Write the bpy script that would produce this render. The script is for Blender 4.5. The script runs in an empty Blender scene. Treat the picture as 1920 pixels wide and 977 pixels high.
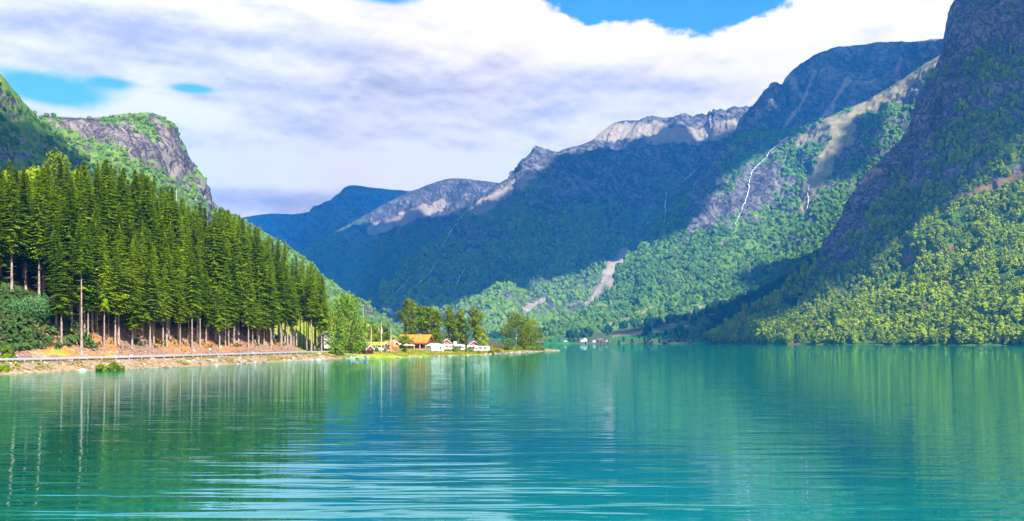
import bpy, math, random
import numpy as np
from mathutils import Vector, Matrix
R = math.radians
random.seed(7)
rng = np.random.default_rng(11)
SC = bpy.context.scene
COL = SC.collection

# ------------------------------------------------------------ camera, light, sky
FPX, CX, HY, EYE = 1663.0, 960.0, 640.0, 6.0       # focal length in photo pixels, centre column, horizon row, eye height
cam = bpy.data.objects.new('camera', bpy.data.cameras.new('camera'))
COL.objects.link(cam); SC.camera = cam
cam.location = (0, 0, EYE); cam.rotation_euler = (R(90), 0, 0)
cam.data.sensor_width = 36.0; cam.data.lens = 36.0 * FPX / 1920.0
cam.data.shift_y = (HY - 488.5) / 1920.0
cam.data.clip_start = 0.5; cam.data.clip_end = 40000

SUN_AZ, SUN_EL = R(150), R(42)                     # azimuth clockwise from +Y (ahead): behind the camera, to the right
SUNV = Vector((math.sin(SUN_AZ) * math.cos(SUN_EL), math.cos(SUN_AZ) * math.cos(SUN_EL), math.sin(SUN_EL)))
sun = bpy.data.objects.new('sun', bpy.data.lights.new('sun', 'SUN'))
COL.objects.link(sun)
sun.data.energy = 5.0; sun.data.angle = R(0.9); sun.data.color = (1.0, 0.93, 0.82)
sun.rotation_euler = SUNV.to_track_quat('Z', 'Y').to_euler()
sun.location = (200, -300, 400)
SC.view_settings.view_transform = 'Standard'; SC.view_settings.look = 'None'
SC.view_settings.exposure = 1.35; SC.view_settings.gamma = 1.0; SC.view_settings.use_curve_mapping = False
HAZE_DENSITY = 8.5e-5
HAZE_COLOR = (0.02, 0.34, 1.0)

cy = SC.cycles
cy.max_bounces = 5; cy.diffuse_bounces = 2; cy.glossy_bounces = 3; cy.transmission_bounces = 2
cy.transparent_max_bounces = 4; cy.volume_bounces = 0
cy.use_denoising = True; cy.use_adaptive_sampling = True; cy.adaptive_threshold = 0.015
cy.sample_clamp_indirect = 4.0
cy.caustics_reflective = False; cy.caustics_refractive = False


class X:
    """arithmetic on shader sockets"""
    nt = None
    def __init__(s, v): s.v = v
    @staticmethod
    def op(o, *a, clamp=False):
        n = X.nt.nodes.new('ShaderNodeMath'); n.operation = o; n.use_clamp = clamp
        for i, q in enumerate(a):
            q = q.v if isinstance(q, X) else q
            if isinstance(q, (int, float)): n.inputs[i].default_value = q
            else: X.nt.links.new(q, n.inputs[i])
        return X(n.outputs[0])
    def __add__(s, o): return X.op('ADD', s, o)
    __radd__ = __add__
    def __sub__(s, o): return X.op('SUBTRACT', s, o)
    def __rsub__(s, o): return X.op('SUBTRACT', o, s)
    def __mul__(s, o): return X.op('MULTIPLY', s, o)
    __rmul__ = __mul__
    def __truediv__(s, o): return X.op('DIVIDE', s, o)
    def sat(s): return X.op('ADD', s, 0.0, clamp=True)
    def exp(s): return X.op('EXPONENT', s)


def smooth(x, a, b):
    n = X.nt.nodes.new('ShaderNodeMapRange'); n.interpolation_type = 'SMOOTHSTEP'
    X.nt.links.new(x.v, n.inputs['Value'])
    n.inputs['From Min'].default_value = a; n.inputs['From Max'].default_value = b
    return X(n.outputs[0])


def combine(x, y, z=0.0):
    n = X.nt.nodes.new('ShaderNodeCombineXYZ')
    for i, q in enumerate((x, y, z)):
        if isinstance(q, X): X.nt.links.new(q.v, n.inputs[i])
        else: n.inputs[i].default_value = q
    return n.outputs[0]


def noise(vec, scale, detail=4, rough=0.55, dist=0.0):
    n = X.nt.nodes.new('ShaderNodeTexNoise')
    if vec is not None: X.nt.links.new(vec, n.inputs['Vector'])
    n.inputs['Scale'].default_value = scale; n.inputs['Detail'].default_value = detail
    n.inputs['Roughness'].default_value = rough; n.inputs['Distortion'].default_value = dist
    return X(n.outputs[0])


def mixc(f, a, b):
    n = X.nt.nodes.new('ShaderNodeMix'); n.data_type = 'RGBA'
    if isinstance(f, X): X.nt.links.new(f.v, n.inputs[0])
    else: n.inputs[0].default_value = f
    for q, i in ((a, 6), (b, 7)):
        if isinstance(q, tuple): n.inputs[i].default_value = (*q[:3], 1)
        else: X.nt.links.new(q, n.inputs[i])
    return n.outputs[2]


world = bpy.data.worlds.new('World'); SC.world = world; world.use_nodes = True
nt = world.node_tree; nt.nodes.clear(); X.nt = nt
sky = nt.nodes.new('ShaderNodeTexSky'); sky.sky_type = 'NISHITA'; sky.sun_disc = False
sky.sun_elevation = SUN_EL; sky.sun_rotation = SUN_AZ
sky.air_density = 1.0; sky.dust_density = 0.3; sky.ozone_density = 2.0
tc = nt.nodes.new('ShaderNodeTexCoord'); sep = nt.nodes.new('ShaderNodeSeparateXYZ')
nt.links.new(tc.outputs['Generated'], sep.inputs[0])
dx, dy, dz = (X(sep.outputs[i]) for i in range(3))
AZ = X.op('ARCTAN2', dx, dy); EL = X.op('ARCSINE', dz)


def azel(px, py):
    x, z = (px - CX) / FPX, (HY - py) / FPX
    return math.atan(x), math.asin(z / math.sqrt(1 + x * x + z * z))


def lump(px, py, sx, sy):
    """soft patch of sky round the direction seen at (px, py)"""
    a, e = azel(px, py)
    qa = (AZ - a) * (FPX / sx); qe = (EL - e) * (FPX / sy)
    return (-1.0 * (qa * qa + qe * qe)).exp()


big = noise(combine(AZ * 1.0, EL * 2.4, 3.1), 3.0, 7, 0.58, 0.3)
streak = noise(combine(AZ * 1.0, EL * 4.5, 8.7), 4.2, 6, 0.55, 0.4)
fine = noise(combine(AZ * 1.0, EL * 1.7, 5.2), 16.0, 6, 0.6)
edge = (big - 0.5) * 1.5 + (fine - 0.5) * 0.55
# blue gaps: above the top of the bank, and small openings at the left
rim = (big - 0.5) * 0.05 + (fine - 0.5) * 0.065 + 0.006                       # ragged upper rim of the cloud bank
gap = smooth(EL + rim - lump(1560, 0, 90, 300) * 0.026 - lump(990, 10, 90, 300) * 0.014 - lump(1740, 0, 90, 300) * 0.022
             - lump(250, 0, 420, 400) * 0.30 + lump(1290, 20, 120, 200) * 0.006 + lump(830, 0, 60, 200) * 0.012, 0.334, 0.364) * 1.6 \
    + lump(85, 166, 95, 30) * 1.0 + lump(215, 155, 45, 11) * 0.6 + lump(360, 166, 45, 9) * 0.9 + lump(730, -5, 70, 18) * 0.9 + lump(560, 350, 200, 16) * 0.35
cover = smooth(1.0 - gap * 1.0 + edge * 1.1, 0.10, 0.72)
dark = lump(850, 190, 420, 60) * 0.50 + lump(420, 270, 330, 42) * 0.40 + lump(560, 382, 260, 26) * 0.75 + lump(120, 60, 420, 46) * 0.38 \
    + lump(640, 95, 380, 26) * 0.3 + lump(1150, 170, 260, 60) * 0.2 - lump(1150, 60, 420, 40) * 0.35 - lump(250, 205, 240, 26) * 0.5 \
    - lump(700, 330, 420, 26) * 0.8
def relief(k, s1, s2, sc, off):                                        # puffs: lit on top, shaded below
    a_ = noise(combine(AZ * s1, EL * s2, k), sc, 5, 0.55); b_ = noise(combine(AZ * s1, (EL + off) * s2, k), sc, 5, 0.55)
    return b_ - a_
puffs = relief(2.2, 1.0, 2.2, 7.0, 0.016) * 1.6 + relief(6.4, 1.0, 2.0, 17.0, 0.007) * 0.8
shade = smooth(dark * 0.95 + (streak - 0.5) * 1.5 + (fine - 0.5) * 0.3 + puffs + 0.12, 0.0, 1.1)
ccol = mixc(shade, (0.68, 0.60, 0.54), (0.30, 0.28, 0.31))
hsv = nt.nodes.new('ShaderNodeHueSaturation'); hsv.inputs['Saturation'].default_value = 1.4; hsv.inputs['Value'].default_value = 1.0
nt.links.new(sky.outputs[0], hsv.inputs['Color'])
bg1 = nt.nodes.new('ShaderNodeBackground'); bg1.inputs['Strength'].default_value = 0.115
nt.links.new(hsv.outputs[0], bg1.inputs[0])
bg2 = nt.nodes.new('ShaderNodeBackground'); bg2.inputs['Strength'].default_value = 1.0
nt.links.new(ccol, bg2.inputs[0])
ms = nt.nodes.new('ShaderNodeMixShader'); nt.links.new(cover.v, ms.inputs[0])
nt.links.new(bg1.outputs[0], ms.inputs[1]); nt.links.new(bg2.outputs[0], ms.inputs[2])
wo = nt.nodes.new('ShaderNodeOutputWorld'); nt.links.new(ms.outputs[0], wo.inputs[0])

# ------------------------------------------------------------ numpy noise
_perm = np.tile(rng.permutation(256), 3)
_grad = rng.normal(size=(256, 3)); _grad /= np.linalg.norm(_grad, axis=1)[:, None]


_perm32 = _perm.astype(np.int32); _grad32 = _grad.astype(np.float32)


def pn(p):
    """gradient noise; points n x 3"""
    sh = p.shape[:-1]; p = np.ascontiguousarray(p.reshape(-1, 3), dtype=np.float32)
    fl = np.floor(p); f = p - fl; i = fl.astype(np.int32) & 255
    fx, fy, fz = f[:, 0], f[:, 1], f[:, 2]; u = f * f * f * (f * (f * 6 - 15) + 10)
    res = []
    for a in (0, 1):
        ha = _perm32[i[:, 0] + a]
        for b in (0, 1):
            hb = _perm32[ha + i[:, 1] + b]
            for c in (0, 1):
                g = _grad32[_perm32[hb + i[:, 2] + c]]
                res.append(g[:, 0] * (fx - a) + g[:, 1] * (fy - b) + g[:, 2] * (fz - c))
    ux, uy, uz = u[:, 0], u[:, 1], u[:, 2]
    r = [res[k] + (res[k + 1] - res[k]) * uz for k in (0, 2, 4, 6)]
    r0 = r[0] + (r[1] - r[0]) * uy; r1 = r[2] + (r[3] - r[2]) * uy
    return ((r0 + (r1 - r0) * ux) * 1.6).reshape(sh)


def fbm(p, octv=5, gain=0.5, ridged=False):
    s, a, out = 1.0, 1.0, 0
    for k in range(octv):
        n = pn(p * s + k * 17.3)
        if ridged: n = 1 - 2 * np.abs(n)
        out = out + n * a; a *= gain; s *= 2.03
    return out


def P(px, py, d):
    """photo pixel + distance ahead -> world point; py None: at water level"""
    if py is None: return np.array([(px - CX) / FPX * d, d, 0.0])
    return np.array([(px - CX) / FPX * d, d, EYE + (HY - py) / FPX * d])


def pix(V):
    return CX + V[..., 0] / V[..., 1] * FPX, HY - (V[..., 2] - EYE) / V[..., 1] * FPX


# ------------------------------------------------------------ linking, tagging
def tag(o, label=None, cat=None, group=None, kind=None):
    if label: o['label'] = label
    if cat: o['category'] = cat
    if group: o['group'] = group
    if kind: o['kind'] = kind
    return o


def mesh_np(name, V, F, mats, parent=None, attrs=None, smooth_=False, midx=None, link=True):
    me = bpy.data.meshes.new(name)
    V = np.ascontiguousarray(V, dtype=np.float32).reshape(-1, 3); F = np.asarray(F, dtype=np.int32); k = F.shape[1]
    me.vertices.add(len(V)); me.vertices.foreach_set('co', V.ravel())
    me.loops.add(F.size); me.loops.foreach_set('vertex_index', F.ravel())
    me.polygons.add(len(F)); me.polygons.foreach_set('loop_start', np.arange(0, F.size, k, dtype=np.int32))
    me.polygons.foreach_set('loop_total', np.full(len(F), k, dtype=np.int32))
    if midx is not None: me.polygons.foreach_set('material_index', np.asarray(midx, dtype=np.int32))
    me.polygons.foreach_set('use_smooth', np.full(len(F), bool(smooth_)))
    for n, a in (attrs or {}).items():
        at = me.attributes.new(n, 'FLOAT', 'POINT'); at.data.foreach_set('value', np.asarray(a, dtype=np.float32).ravel())
    for m in (mats if isinstance(mats, (list, tuple)) else [mats]): me.materials.append(m)
    me.update(calc_edges=True)
    o = bpy.data.objects.new(name, me)
    if link: COL.objects.link(o)
    if parent: o.parent = parent
    return o


def grid_faces(nu, nv):
    i = np.arange(nu * nv).reshape(nv, nu)
    return np.stack([i[:-1, :-1], i[:-1, 1:], i[1:, 1:], i[1:, :-1]], -1).reshape(-1, 4)


def empty(name, loc, rz=0.0):
    o = bpy.data.objects.new(name, None); COL.objects.link(o)
    o.location = loc; o.rotation_euler = (0, 0, rz); o.empty_display_size = 0.5
    return o


def copy_tree(o, parent=None):
    c = o.copy(); COL.objects.link(c)
    if parent: c.parent = parent
    for ch in list(o.children): copy_tree(ch, c)
    return c


# ------------------------------------------------------------ materials
def new_mat(name, rough=0.8, spec=0.3):
    m = bpy.data.materials.new(name); m.use_nodes = True
    nt = m.node_tree; X.nt = nt
    b = nt.nodes['Principled BSDF']
    b.inputs['Roughness'].default_value = rough; b.inputs['Specular IOR Level'].default_value = spec
    return m, nt, b


def plain(name, c, rough=0.6, var=0.12, scale=3.0, metallic=0.0):
    m, nt, b = new_mat(name, rough)
    t = nt.nodes.new('ShaderNodeTexCoord')
    n = noise(t.outputs['Object'], scale, 4)
    lo = tuple(max(0, q * (1 - var)) for q in c); hi = tuple(min(1, q * (1 + var)) for q in c)
    nt.links.new(mixc(smooth(n, 0.3, 0.7), lo, hi), b.inputs['Base Color'])
    b.inputs['Metallic'].default_value = metallic
    return m


def attr(name):
    n = X.nt.nodes.new('ShaderNodeAttribute'); n.attribute_name = name
    return X(n.outputs['Fac'])


def foliage(name, dark, light, trans=0.3, third=None):
    m, nt, b = new_mat(name, 0.75, 0.0)
    oi = nt.nodes.new('ShaderNodeObjectInfo')
    f = (attr('tint') * 0.75 + X(oi.outputs['Random']) * 0.5 - 0.08).sat()
    c = mixc(f, dark, light)
    if third:
        c = mixc(smooth(attr('tint2'), 0.75, 0.95), c, third)
    nt.links.new(c, b.inputs['Base Color'])
    tr = nt.nodes.new('ShaderNodeBsdfTranslucent'); nt.links.new(c, tr.inputs[0])
    mx = nt.nodes.new('ShaderNodeMixShader'); mx.inputs[0].default_value = trans
    nt.links.new(b.outputs[0], mx.inputs[1]); nt.links.new(tr.outputs[0], mx.inputs[2])
    nt.links.new(mx.outputs[0], nt.nodes['Material Output'].inputs[0])
    return m


def terrain_mat(name, veg_d, veg_l, rock_d, rock_l, bare, scale=1.0, bump=6.0):
    """rock, low vegetation and pale bare ground, mixed by the masks carried by the mesh"""
    m, nt, b = new_mat(name, 0.95, 0.0)
    g = nt.nodes.new('ShaderNodeNewGeometry'); s = nt.nodes.new('ShaderNodeSeparateXYZ')
    nt.links.new(g.outputs['Position'], s.inputs[0])
    pos = combine(X(s.outputs[0]), X(s.outputs[1]), X(s.outputs[2]) * 0.35)
    n1 = noise(pos, 0.012 * scale, 8, 0.68, 0.4); n2 = noise(g.outputs['Position'], 0.045 * scale, 6, 0.65)
    n3 = noise(pos, 0.05 * scale, 5, 0.7)
    rock = mixc(smooth(n1 * 0.6 + n3 * 0.4, 0.38, 0.60), rock_d, rock_l)
    slant = combine(X(s.outputs[0]) * 0.8 + X(s.outputs[2]) * 0.5, X(s.outputs[1]) * 0.8, X(s.outputs[2]) * 0.22)
    n4 = noise(slant, 0.028 * scale, 6, 0.6, 0.8); n5 = noise(g.outputs['Position'], 0.016 * scale, 5, 0.6, 1.2)
    crack = smooth(X.op('ABSOLUTE', n4 - 0.5), 0.0, 0.045) * smooth(X.op('ABSOLUTE', n5 - 0.5), 0.0, 0.03)
    rock = mixc(1.0 - crack, rock, tuple(q * 0.55 for q in rock_d))
    veg = mixc(smooth(n2 * 0.7 + n1 * 0.3, 0.35, 0.65), veg_d, veg_l)
    c = mixc(smooth(attr('veg') + (n2 - 0.5) * 0.9 + (n1 - 0.5) * 0.5, 0.38, 0.62), rock, veg)
    c = mixc(smooth(attr('bare') + (n2 - 0.5) * 0.8, 0.35, 0.75), c, bare)
    nt.links.new(c, b.inputs['Base Color'])
    bp = nt.nodes.new('ShaderNodeBump'); bp.inputs['Strength'].default_value = 0.9; bp.inputs['Distance'].default_value = bump
    nt.links.new((n1 * 0.7 + n2 * 0.6 + crack * 0.25 + n4 * 0.5).v, bp.inputs['Height']); nt.links.new(bp.outputs[0], b.inputs['Normal'])
    return m


# ------------------------------------------------------------ mountains
def catmull(A, t):
    """A: n x ... control values, t: parameter 0..n-1"""
    n = len(A); i = np.clip(np.floor(t).astype(int), 0, n - 2); f = (t - i).reshape((-1,) + (1,) * (A.ndim - 1))
    p0, p1, p2, p3 = A[np.clip(i - 1, 0, n - 1)], A[i], A[i + 1], A[np.clip(i + 2, 0, n - 1)]
    return 0.5 * (2 * p1 + (p2 - p0) * f + (2 * p0 - 5 * p1 + 4 * p2 - p3) * f ** 2 + (3 * p1 - p0 - 3 * p2 + p3) * f ** 3)


def dens(L, n):
    """n parameters over control points, spread by the lengths L between them"""
    c = np.concatenate([[0], np.cumsum(L)]); return np.interp(np.linspace(0, c[-1], n), c, np.arange(len(c)))


class Mountain: pass


def mountain(ridge, base, profile, nu, nv, amp, wl, seed, back=350, drop=0.3, gully=0.5, ridge_amp=0.25, basez=None):
    rp = np.array([P(*q) for q in ridge]); bp_ = np.array([P(*q) for q in base])
    if basez is not None: bp_[:, 2] = basez
    rows = []
    dirh = (rp - bp_); dirh[:, 2] = 0; dirh /= np.linalg.norm(dirh, axis=1)[:, None]
    bk = rp + dirh * back; bk[:, 2] = rp[:, 2] * (1 - drop); rows.append(bk); rows.append(rp)
    for fh, fz in profile:
        q = bp_ + (rp - bp_) * fh; q[:, 2] = bp_[:, 2] + (rp[:, 2] - bp_[:, 2]) * fz; rows.append(q)
    rows.append(bp_)
    ft = bp_ - dirh * 60; ft[:, 2] = bp_[:, 2] - 25; rows.append(ft)
    A = np.array(rows)
    Lu = np.linalg.norm(np.diff(A[1:-1], axis=1), axis=2).mean(0); Lv = np.linalg.norm(np.diff(A, axis=0), axis=2).mean(1)
    tu, tv = dens(Lu, nu), dens(Lv, nv)
    i0 = np.clip(np.floor(tv).astype(int), 0, len(A) - 2); ff = (tv - i0)[:, None, None]; B = A[i0] * (1 - ff) + A[i0 + 1] * ff
    for _ in range(12): B[1:-1] = np.where((np.abs(tv[1:-1] - 1) > 0.06)[:, None, None], B[1:-1] * 0.5 + (B[:-2] + B[2:]) * 0.25, B[1:-1])
    B = np.transpose(catmull(np.transpose(B, (1, 0, 2)), tu), (1, 0, 2))      # nv x nu x 3
    du = np.gradient(B, axis=1); dv = np.gradient(B, axis=0)
    N = np.cross(dv, du); N /= np.linalg.norm(N, axis=2)[..., None] + 1e-9
    N *= np.sign(N[..., 2:3] + 1e-6)
    # fade the relief at the ridge (keeps the skyline) and at the foot
    w = np.interp(tv, [0, 1, 1.6, len(A) - 3, len(A) - 2, len(A) - 1], [0.6, ridge_amp, 1, 0.8, 0.12, 0.0])[:, None]
    S = np.concatenate([[0], np.cumsum(Lu)]); su = np.interp(tu, np.arange(len(S)), S)
    T = np.concatenate([[0], np.cumsum(Lv)]); sv = np.interp(tv, np.arange(len(T)), T)
    G = np.stack(np.broadcast_arrays(su[None, :] / wl, sv[:, None] / (wl * 3.2), np.full((1, 1), seed * 3.7)), -1)
    G[..., 0] = G[..., 0] + 0.35 * pn(B / (wl * 1.5) + seed)
    gul = fbm(G * 1.0, 5, 0.52, True) - 0.4
    iso = fbm(B / (wl * 0.9) + seed * 1.3, 7, 0.55)
    rid = fbm(B / (wl * 0.35) + seed * 2.3, 5, 0.5, True) - 0.4
    dz = amp * (gully * gul * 0.6 + 0.55 * iso + 0.20 * rid)
    D = N.copy(); D[..., 2] *= 0.6
    V = B + D * (dz * w)[..., None]
    m = Mountain(); m.V = V; m.nu, m.nv = nu, nv; m.tv = tv; m.px, m.py = pix(V)
    du = np.gradient(V, axis=1); dv = np.gradient(V, axis=0); N = np.cross(dv, du); N /= np.linalg.norm(N, axis=2)[..., None] + 1e-9
    m.N = N * np.sign(N[..., 2:3] + 1e-6); m.gul = gul; m.iso = iso
    m.rocky = fbm(V / 260.0 + seed, 6, 0.6); m.patch = fbm(V / 500.0 + 9 + seed, 4)
    return m


_warp = {}


def stroke(px, py, pts, w):
    """1 on the drawn line (width w), fading to 0: used to place scree, bare rock and meadow where they lie"""
    best = np.full(px.shape, 1e9)
    if px.shape not in _warp:
        q = np.stack([px / 22, py / 22, px * 0], -1); _warp[px.shape] = (px, fbm(q, 4, 0.6), fbm(q + 31.7, 4, 0.6))
    k = w * 0.5 + 2; _, a_, b_ = _warp[px.shape]; px = px + a_ * k; py = py + b_ * k
    for (x0, y0), (x1, y1) in zip(pts[:-1], pts[1:]) if len(pts) > 1 else [(pts[0], pts[0])]:
        vx, vy = x1 - x0, y1 - y0; L2 = vx * vx + vy * vy + 1e-9
        t = np.clip(((px - x0) * vx + (py - y0) * vy) / L2, 0, 1)
        best = np.minimum(best, np.hypot(px - x0 - t * vx, py - y0 - t * vy))
    return np.clip(1.5 - best / w, 0, 1)


def finish(m, name, mat, veg, bare):
    _warp.clear()
    m.veg = np.clip(veg, 0, 1); m.bare = np.clip(bare, 0, 1)
    m.ob = mesh_np(name, m.V, grid_faces(m.nu, m.nv), mat, None, {'veg': m.veg, 'bare': m.bare}, True)
    tag(m.ob, kind='structure')
    return m


ROCK_D, ROCK_L = (0.075, 0.075, 0.085), (0.22, 0.195, 0.19)
M_near = terrain_mat('forest_slope', (0.035, 0.09, 0.015), (0.12, 0.19, 0.02), (0.08, 0.07, 0.08), (0.23, 0.195, 0.20), (0.22, 0.13, 0.05), 2.0, 4.0)
M_mid = terrain_mat('valley_slope', (0.04, 0.13, 0.02), (0.17, 0.28, 0.03), ROCK_D, ROCK_L, (0.30, 0.26, 0.14), 1.0, 9.0)
M_left = terrain_mat('left_slope', (0.05, 0.14, 0.02), (0.19, 0.28, 0.03), (0.10, 0.08, 0.08), (0.27, 0.225, 0.195), (0.36, 0.26, 0.14), 1.6, 5.0)
M_far = terrain_mat('far_rock', (0.05, 0.12, 0.05), (0.14, 0.20, 0.05), (0.07, 0.075, 0.085), (0.20, 0.185, 0.19), (0.36, 0.30, 0.23), 0.6, 14.0)

mE = mountain(
    [(1320, 643, 2050), (1395, 606, 2150), (1465, 560, 2200), (1525, 500, 2250), (1580, 405, 2300), (1640, 308, 2350), (1695, 250, 2400), (1735, 155, 2450),
     (1772, 78, 2500), (1802, -8, 2550), (1890, -50, 2500), (2100, -50, 2300), (2500, 0, 2000)],
    [(1335, None, 1850), (1385, None, 1750), (1440, None, 1650), (1490, None, 1560), (1550, None, 1480), (1620, None, 1420), (1690, None, 1370), (1750, None, 1330),
     (1820, None, 1290), (1890, None, 1260), (1980, None, 1200), (2200, None, 1050), (2600, None, 800)],
    [(0.88, 0.74), (0.70, 0.47), (0.45, 0.24), (0.2, 0.09), (0.03, 0.012)], 560, 460, 55, 300, 1, gully=0.8, ridge_amp=0.3)
v = 0.75 - 1.1 * np.clip((0.62 - mE.N[..., 2]) * 2.2, -0.3, 1) + 0.35 * mE.rocky
v -= 0.9 * stroke(mE.px, mE.py, [(1690, 130), (1650, 330), (1590, 420), (1545, 500)], 28) + 0.8 * stroke(mE.px, mE.py, [(1800, 30), (1760, 160), (1700, 300)], 42)
v -= 0.6 * stroke(mE.px, mE.py, [(1900, 40), (1840, 0)], 60) - 0.5 * stroke(mE.px, mE.py, [(1400, 640), (1920, 500)], 90)
orange = sum(stroke(mE.px, mE.py, p, 5) for p in ([(1720, 590), (1740, 568)], [(1750, 478), (1790, 465)], [(1560, 615), (1530, 602)], [(1820, 365), (1905, 330)], [(1880, 350), (1915, 325)],
                                                [(1480, 645), (1490, 645)], [(1760, 535), (1755, 540)], [(1690, 487), (1710, 485)], [(1780, 385), (1800, 360)]))
finish(mE, 'hillside', M_near, v, orange)

mD4 = mountain(
    [(1040, 636, 2800), (1110, 606, 3050), (1160, 560, 3250), (1195, 500, 3450), (1232, 450, 3600), (1272, 395, 3800), (1310, 340, 3950), (1350, 290, 4100), (1390, 252, 4150),
     (1450, 243, 4150), (1510, 236, 4100), (1570, 214, 4000), (1640, 180, 3950), (1710, 138, 3850), (1775, 100, 3750), (1900, 40, 3500), (2200, -20, 3200)],
    [(1020, None, 2450), (1070, None, 2480), (1110, None, 2500), (1150, None, 2550), (1190, None, 2600), (1230, None, 2620), (1270, None, 2640), (1310, None, 2640), (1350, None, 2620),
     (1390, None, 2600), (1440, None, 2560), (1500, None, 2520), (1570, None, 2500), (1650, None, 2460), (1730, None, 2450), (1900, None, 2400), (2200, None, 2200)],
    [(0.92, 0.86), (0.74, 0.56), (0.55, 0.34), (0.3, 0.16), (0.1, 0.05)], 620, 420, 80, 420, 2, gully=1.0, ridge_amp=0.15, basez=25)
v = 0.95 - 1.5 * np.clip((0.60 - mD4.N[..., 2]) * 2.0, 0, 1) + 0.35 * mD4.rocky - 0.5 * (mD4.V[..., 2] > 800) * np.clip((mD4.V[..., 2] - 800) / 300, 0, 1)
v -= 0.9 * stroke(mD4.px, mD4.py, [(1330, 330), (1310, 400), (1390, 380), (1440, 320)], 28) + 0.6 * stroke(mD4.px, mD4.py, [(1600, 250), (1570, 330)], 22)
v += 0.5 * stroke(mD4.px, mD4.py, [(1150, 560), (1450, 500)], 60)
b = 1.1 * stroke(mD4.px, mD4.py, [(1585, 245), (1550, 300), (1520, 355)], 17) + 0.8 * stroke(mD4.px, mD4.py, [(1775, 105), (1700, 158), (1640, 195), (1560, 232), (1500, 265)], 13) \
    + 0.7 * stroke(mD4.px, mD4.py, [(1515, 360), (1505, 395)], 8) + 0.6 * stroke(mD4.px, mD4.py, [(1408, 500), (1395, 530)], 4) \
    + sum(0.55 * stroke(mD4.px, mD4.py, p, 4) for p in ([(1130, 612), (1180, 596)], [(1290, 585), (1330, 573)], [(1100, 580), (1150, 566)], [(1190, 590), (1230, 575)]))
finish(mD4, 'mountain', M_mid, v, b + 0.25 * mD4.patch)

mD4a = mountain(
    [(1370, 262, 4700), (1395, 222, 4800), (1420, 190, 4850), (1448, 159, 4900), (1470, 157, 4950), (1495, 128, 5000), (1530, 102, 5050), (1580, 87, 5050), (1640, 82, 5000), (1720, 78, 4950), (1790, 74, 4900), (1900, 70, 4800), (2200, 60, 4600)],
    [(1340, 320, 4250), (1380, 300, 4250), (1400, 290, 4250), (1440, 285, 4250), (1470, 280, 4250), (1500, 275, 4250), (1540, 260, 4250), (1600, 240, 4200), (1660, 220, 4150), (1740, 190, 4100), (1800, 160, 4000), (1900, 120, 3900), (2200, 60, 3700)],
    [(0.86, 0.72), (0.5, 0.28), (0.2, 0.08)], 460, 260, 75, 260, 3, gully=1.6, ridge_amp=0.2)
finish(mD4a, 'mountain', M_far, 0.12 + 0.3 * mD4a.rocky, 0.35 * mD4a.gul + 0.1 + 0.4 * stroke(mD4a.px, mD4a.py, [(1590, 150), (1560, 200), (1540, 225)], 4) + 0.4 * stroke(mD4a.px, mD4a.py, [(1530, 130), (1500, 200), (1470, 235)], 3))

mD3 = mountain(
    [(680, 606, 3900), (742, 566, 4300), (800, 500, 4700), (850, 430, 5000), (900, 380, 5150), (955, 344, 5300), (988, 318, 5350), (1003, 300, 5400), (1060, 280, 5500), (1108, 264, 5600), (1132, 243, 5650),
     (1162, 227, 5700), (1250, 225, 5700), (1330, 223, 5700), (1372, 214, 5600), (1412, 202, 5500), (1500, 190, 5300)],
    [(640, 630, 3100), (700, 632, 3100), (750, 632, 3050), (800, 632, 3000), (850, 632, 2950), (900, 632, 2900), (940, 632, 2900), (980, 632, 2900), (1020, 630, 2900), (1060, 630, 2900), (1100, 630, 2900),
     (1140, 630, 2950), (1190, 625, 3050), (1240, 615, 3200), (1290, 600, 3400), (1340, 580, 3600), (1450, 560, 3800)],
    [(0.93, 0.93), (0.76, 0.66), (0.60, 0.42), (0.42, 0.22), (0.2, 0.08)], 620, 420, 110, 520, 4, gully=1.5, ridge_amp=0.12)
v = 0.75 - 1.2 * np.clip((0.62 - mD3.N[..., 2]) * 1.8, 0, 1) + 0.6 * mD3.rocky - 1.0 * np.clip((mD3.V[..., 2] - 650) / 400, 0, 1)
b = 1.0 * stroke(mD3.px, mD3.py, [(1130, 250), (1180, 245), (1300, 255), (1370, 235)], 17) + 0.7 * stroke(mD3.px, mD3.py, [(1000, 325), (940, 365), (890, 395)], 13) \
    + 1.2 * stroke(mD3.px, mD3.py, [(1175, 485), (1150, 515), (1130, 545), (1110, 568)], 13) + 0.9 * stroke(mD3.px, mD3.py, [(1172, 482), (1158, 505)], 18) + 0.7 * stroke(mD3.px, mD3.py, [(1020, 560), (985, 580)], 7) \
    + sum(0.55 * stroke(mD3.px, mD3.py, p, 5) for p in ([(905, 585), (935, 575)], [(925, 612), (955, 600)], [(1060, 575), (1090, 560)], [(705, 585), (735, 572)]))
finish(mD3, 'mountain', M_far, v, b)

mD2 = mountain(
    [(520, 520, 5600), (560, 478, 5900), (600, 450, 6200), (650, 424, 6400), (700, 396, 6500), (740, 374, 6600), (785, 355, 6700), (830, 338, 6800), (872, 336, 6800), (948, 347, 6800), (1010, 362, 6700), (1100, 400, 6500)],
    [(540, 610, 5000), (580, 610, 5000), (620, 610, 4900), (660, 608, 4800), (700, 606, 4800), (740, 600, 4900), (790, 590, 4900), (840, 580, 5000), (880, 570, 5100), (940, 560, 5200), (1000, 550, 5300), (1100, 540, 5400)],
    [(0.85, 0.80), (0.6, 0.42), (0.3, 0.15)], 420, 300, 90, 420, 5, gully=1.6, ridge_amp=0.12)
finish(mD2, 'mountain', M_far, 0.75 + 0.4 * mD2.rocky - np.clip((mD2.V[..., 2] - 650) / 450, 0, 1), 0.1 + 0.9 * stroke(mD2.px, mD2.py, [(700, 432), (780, 402), (830, 385)], 9) * (mD2.py < 440))

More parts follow.
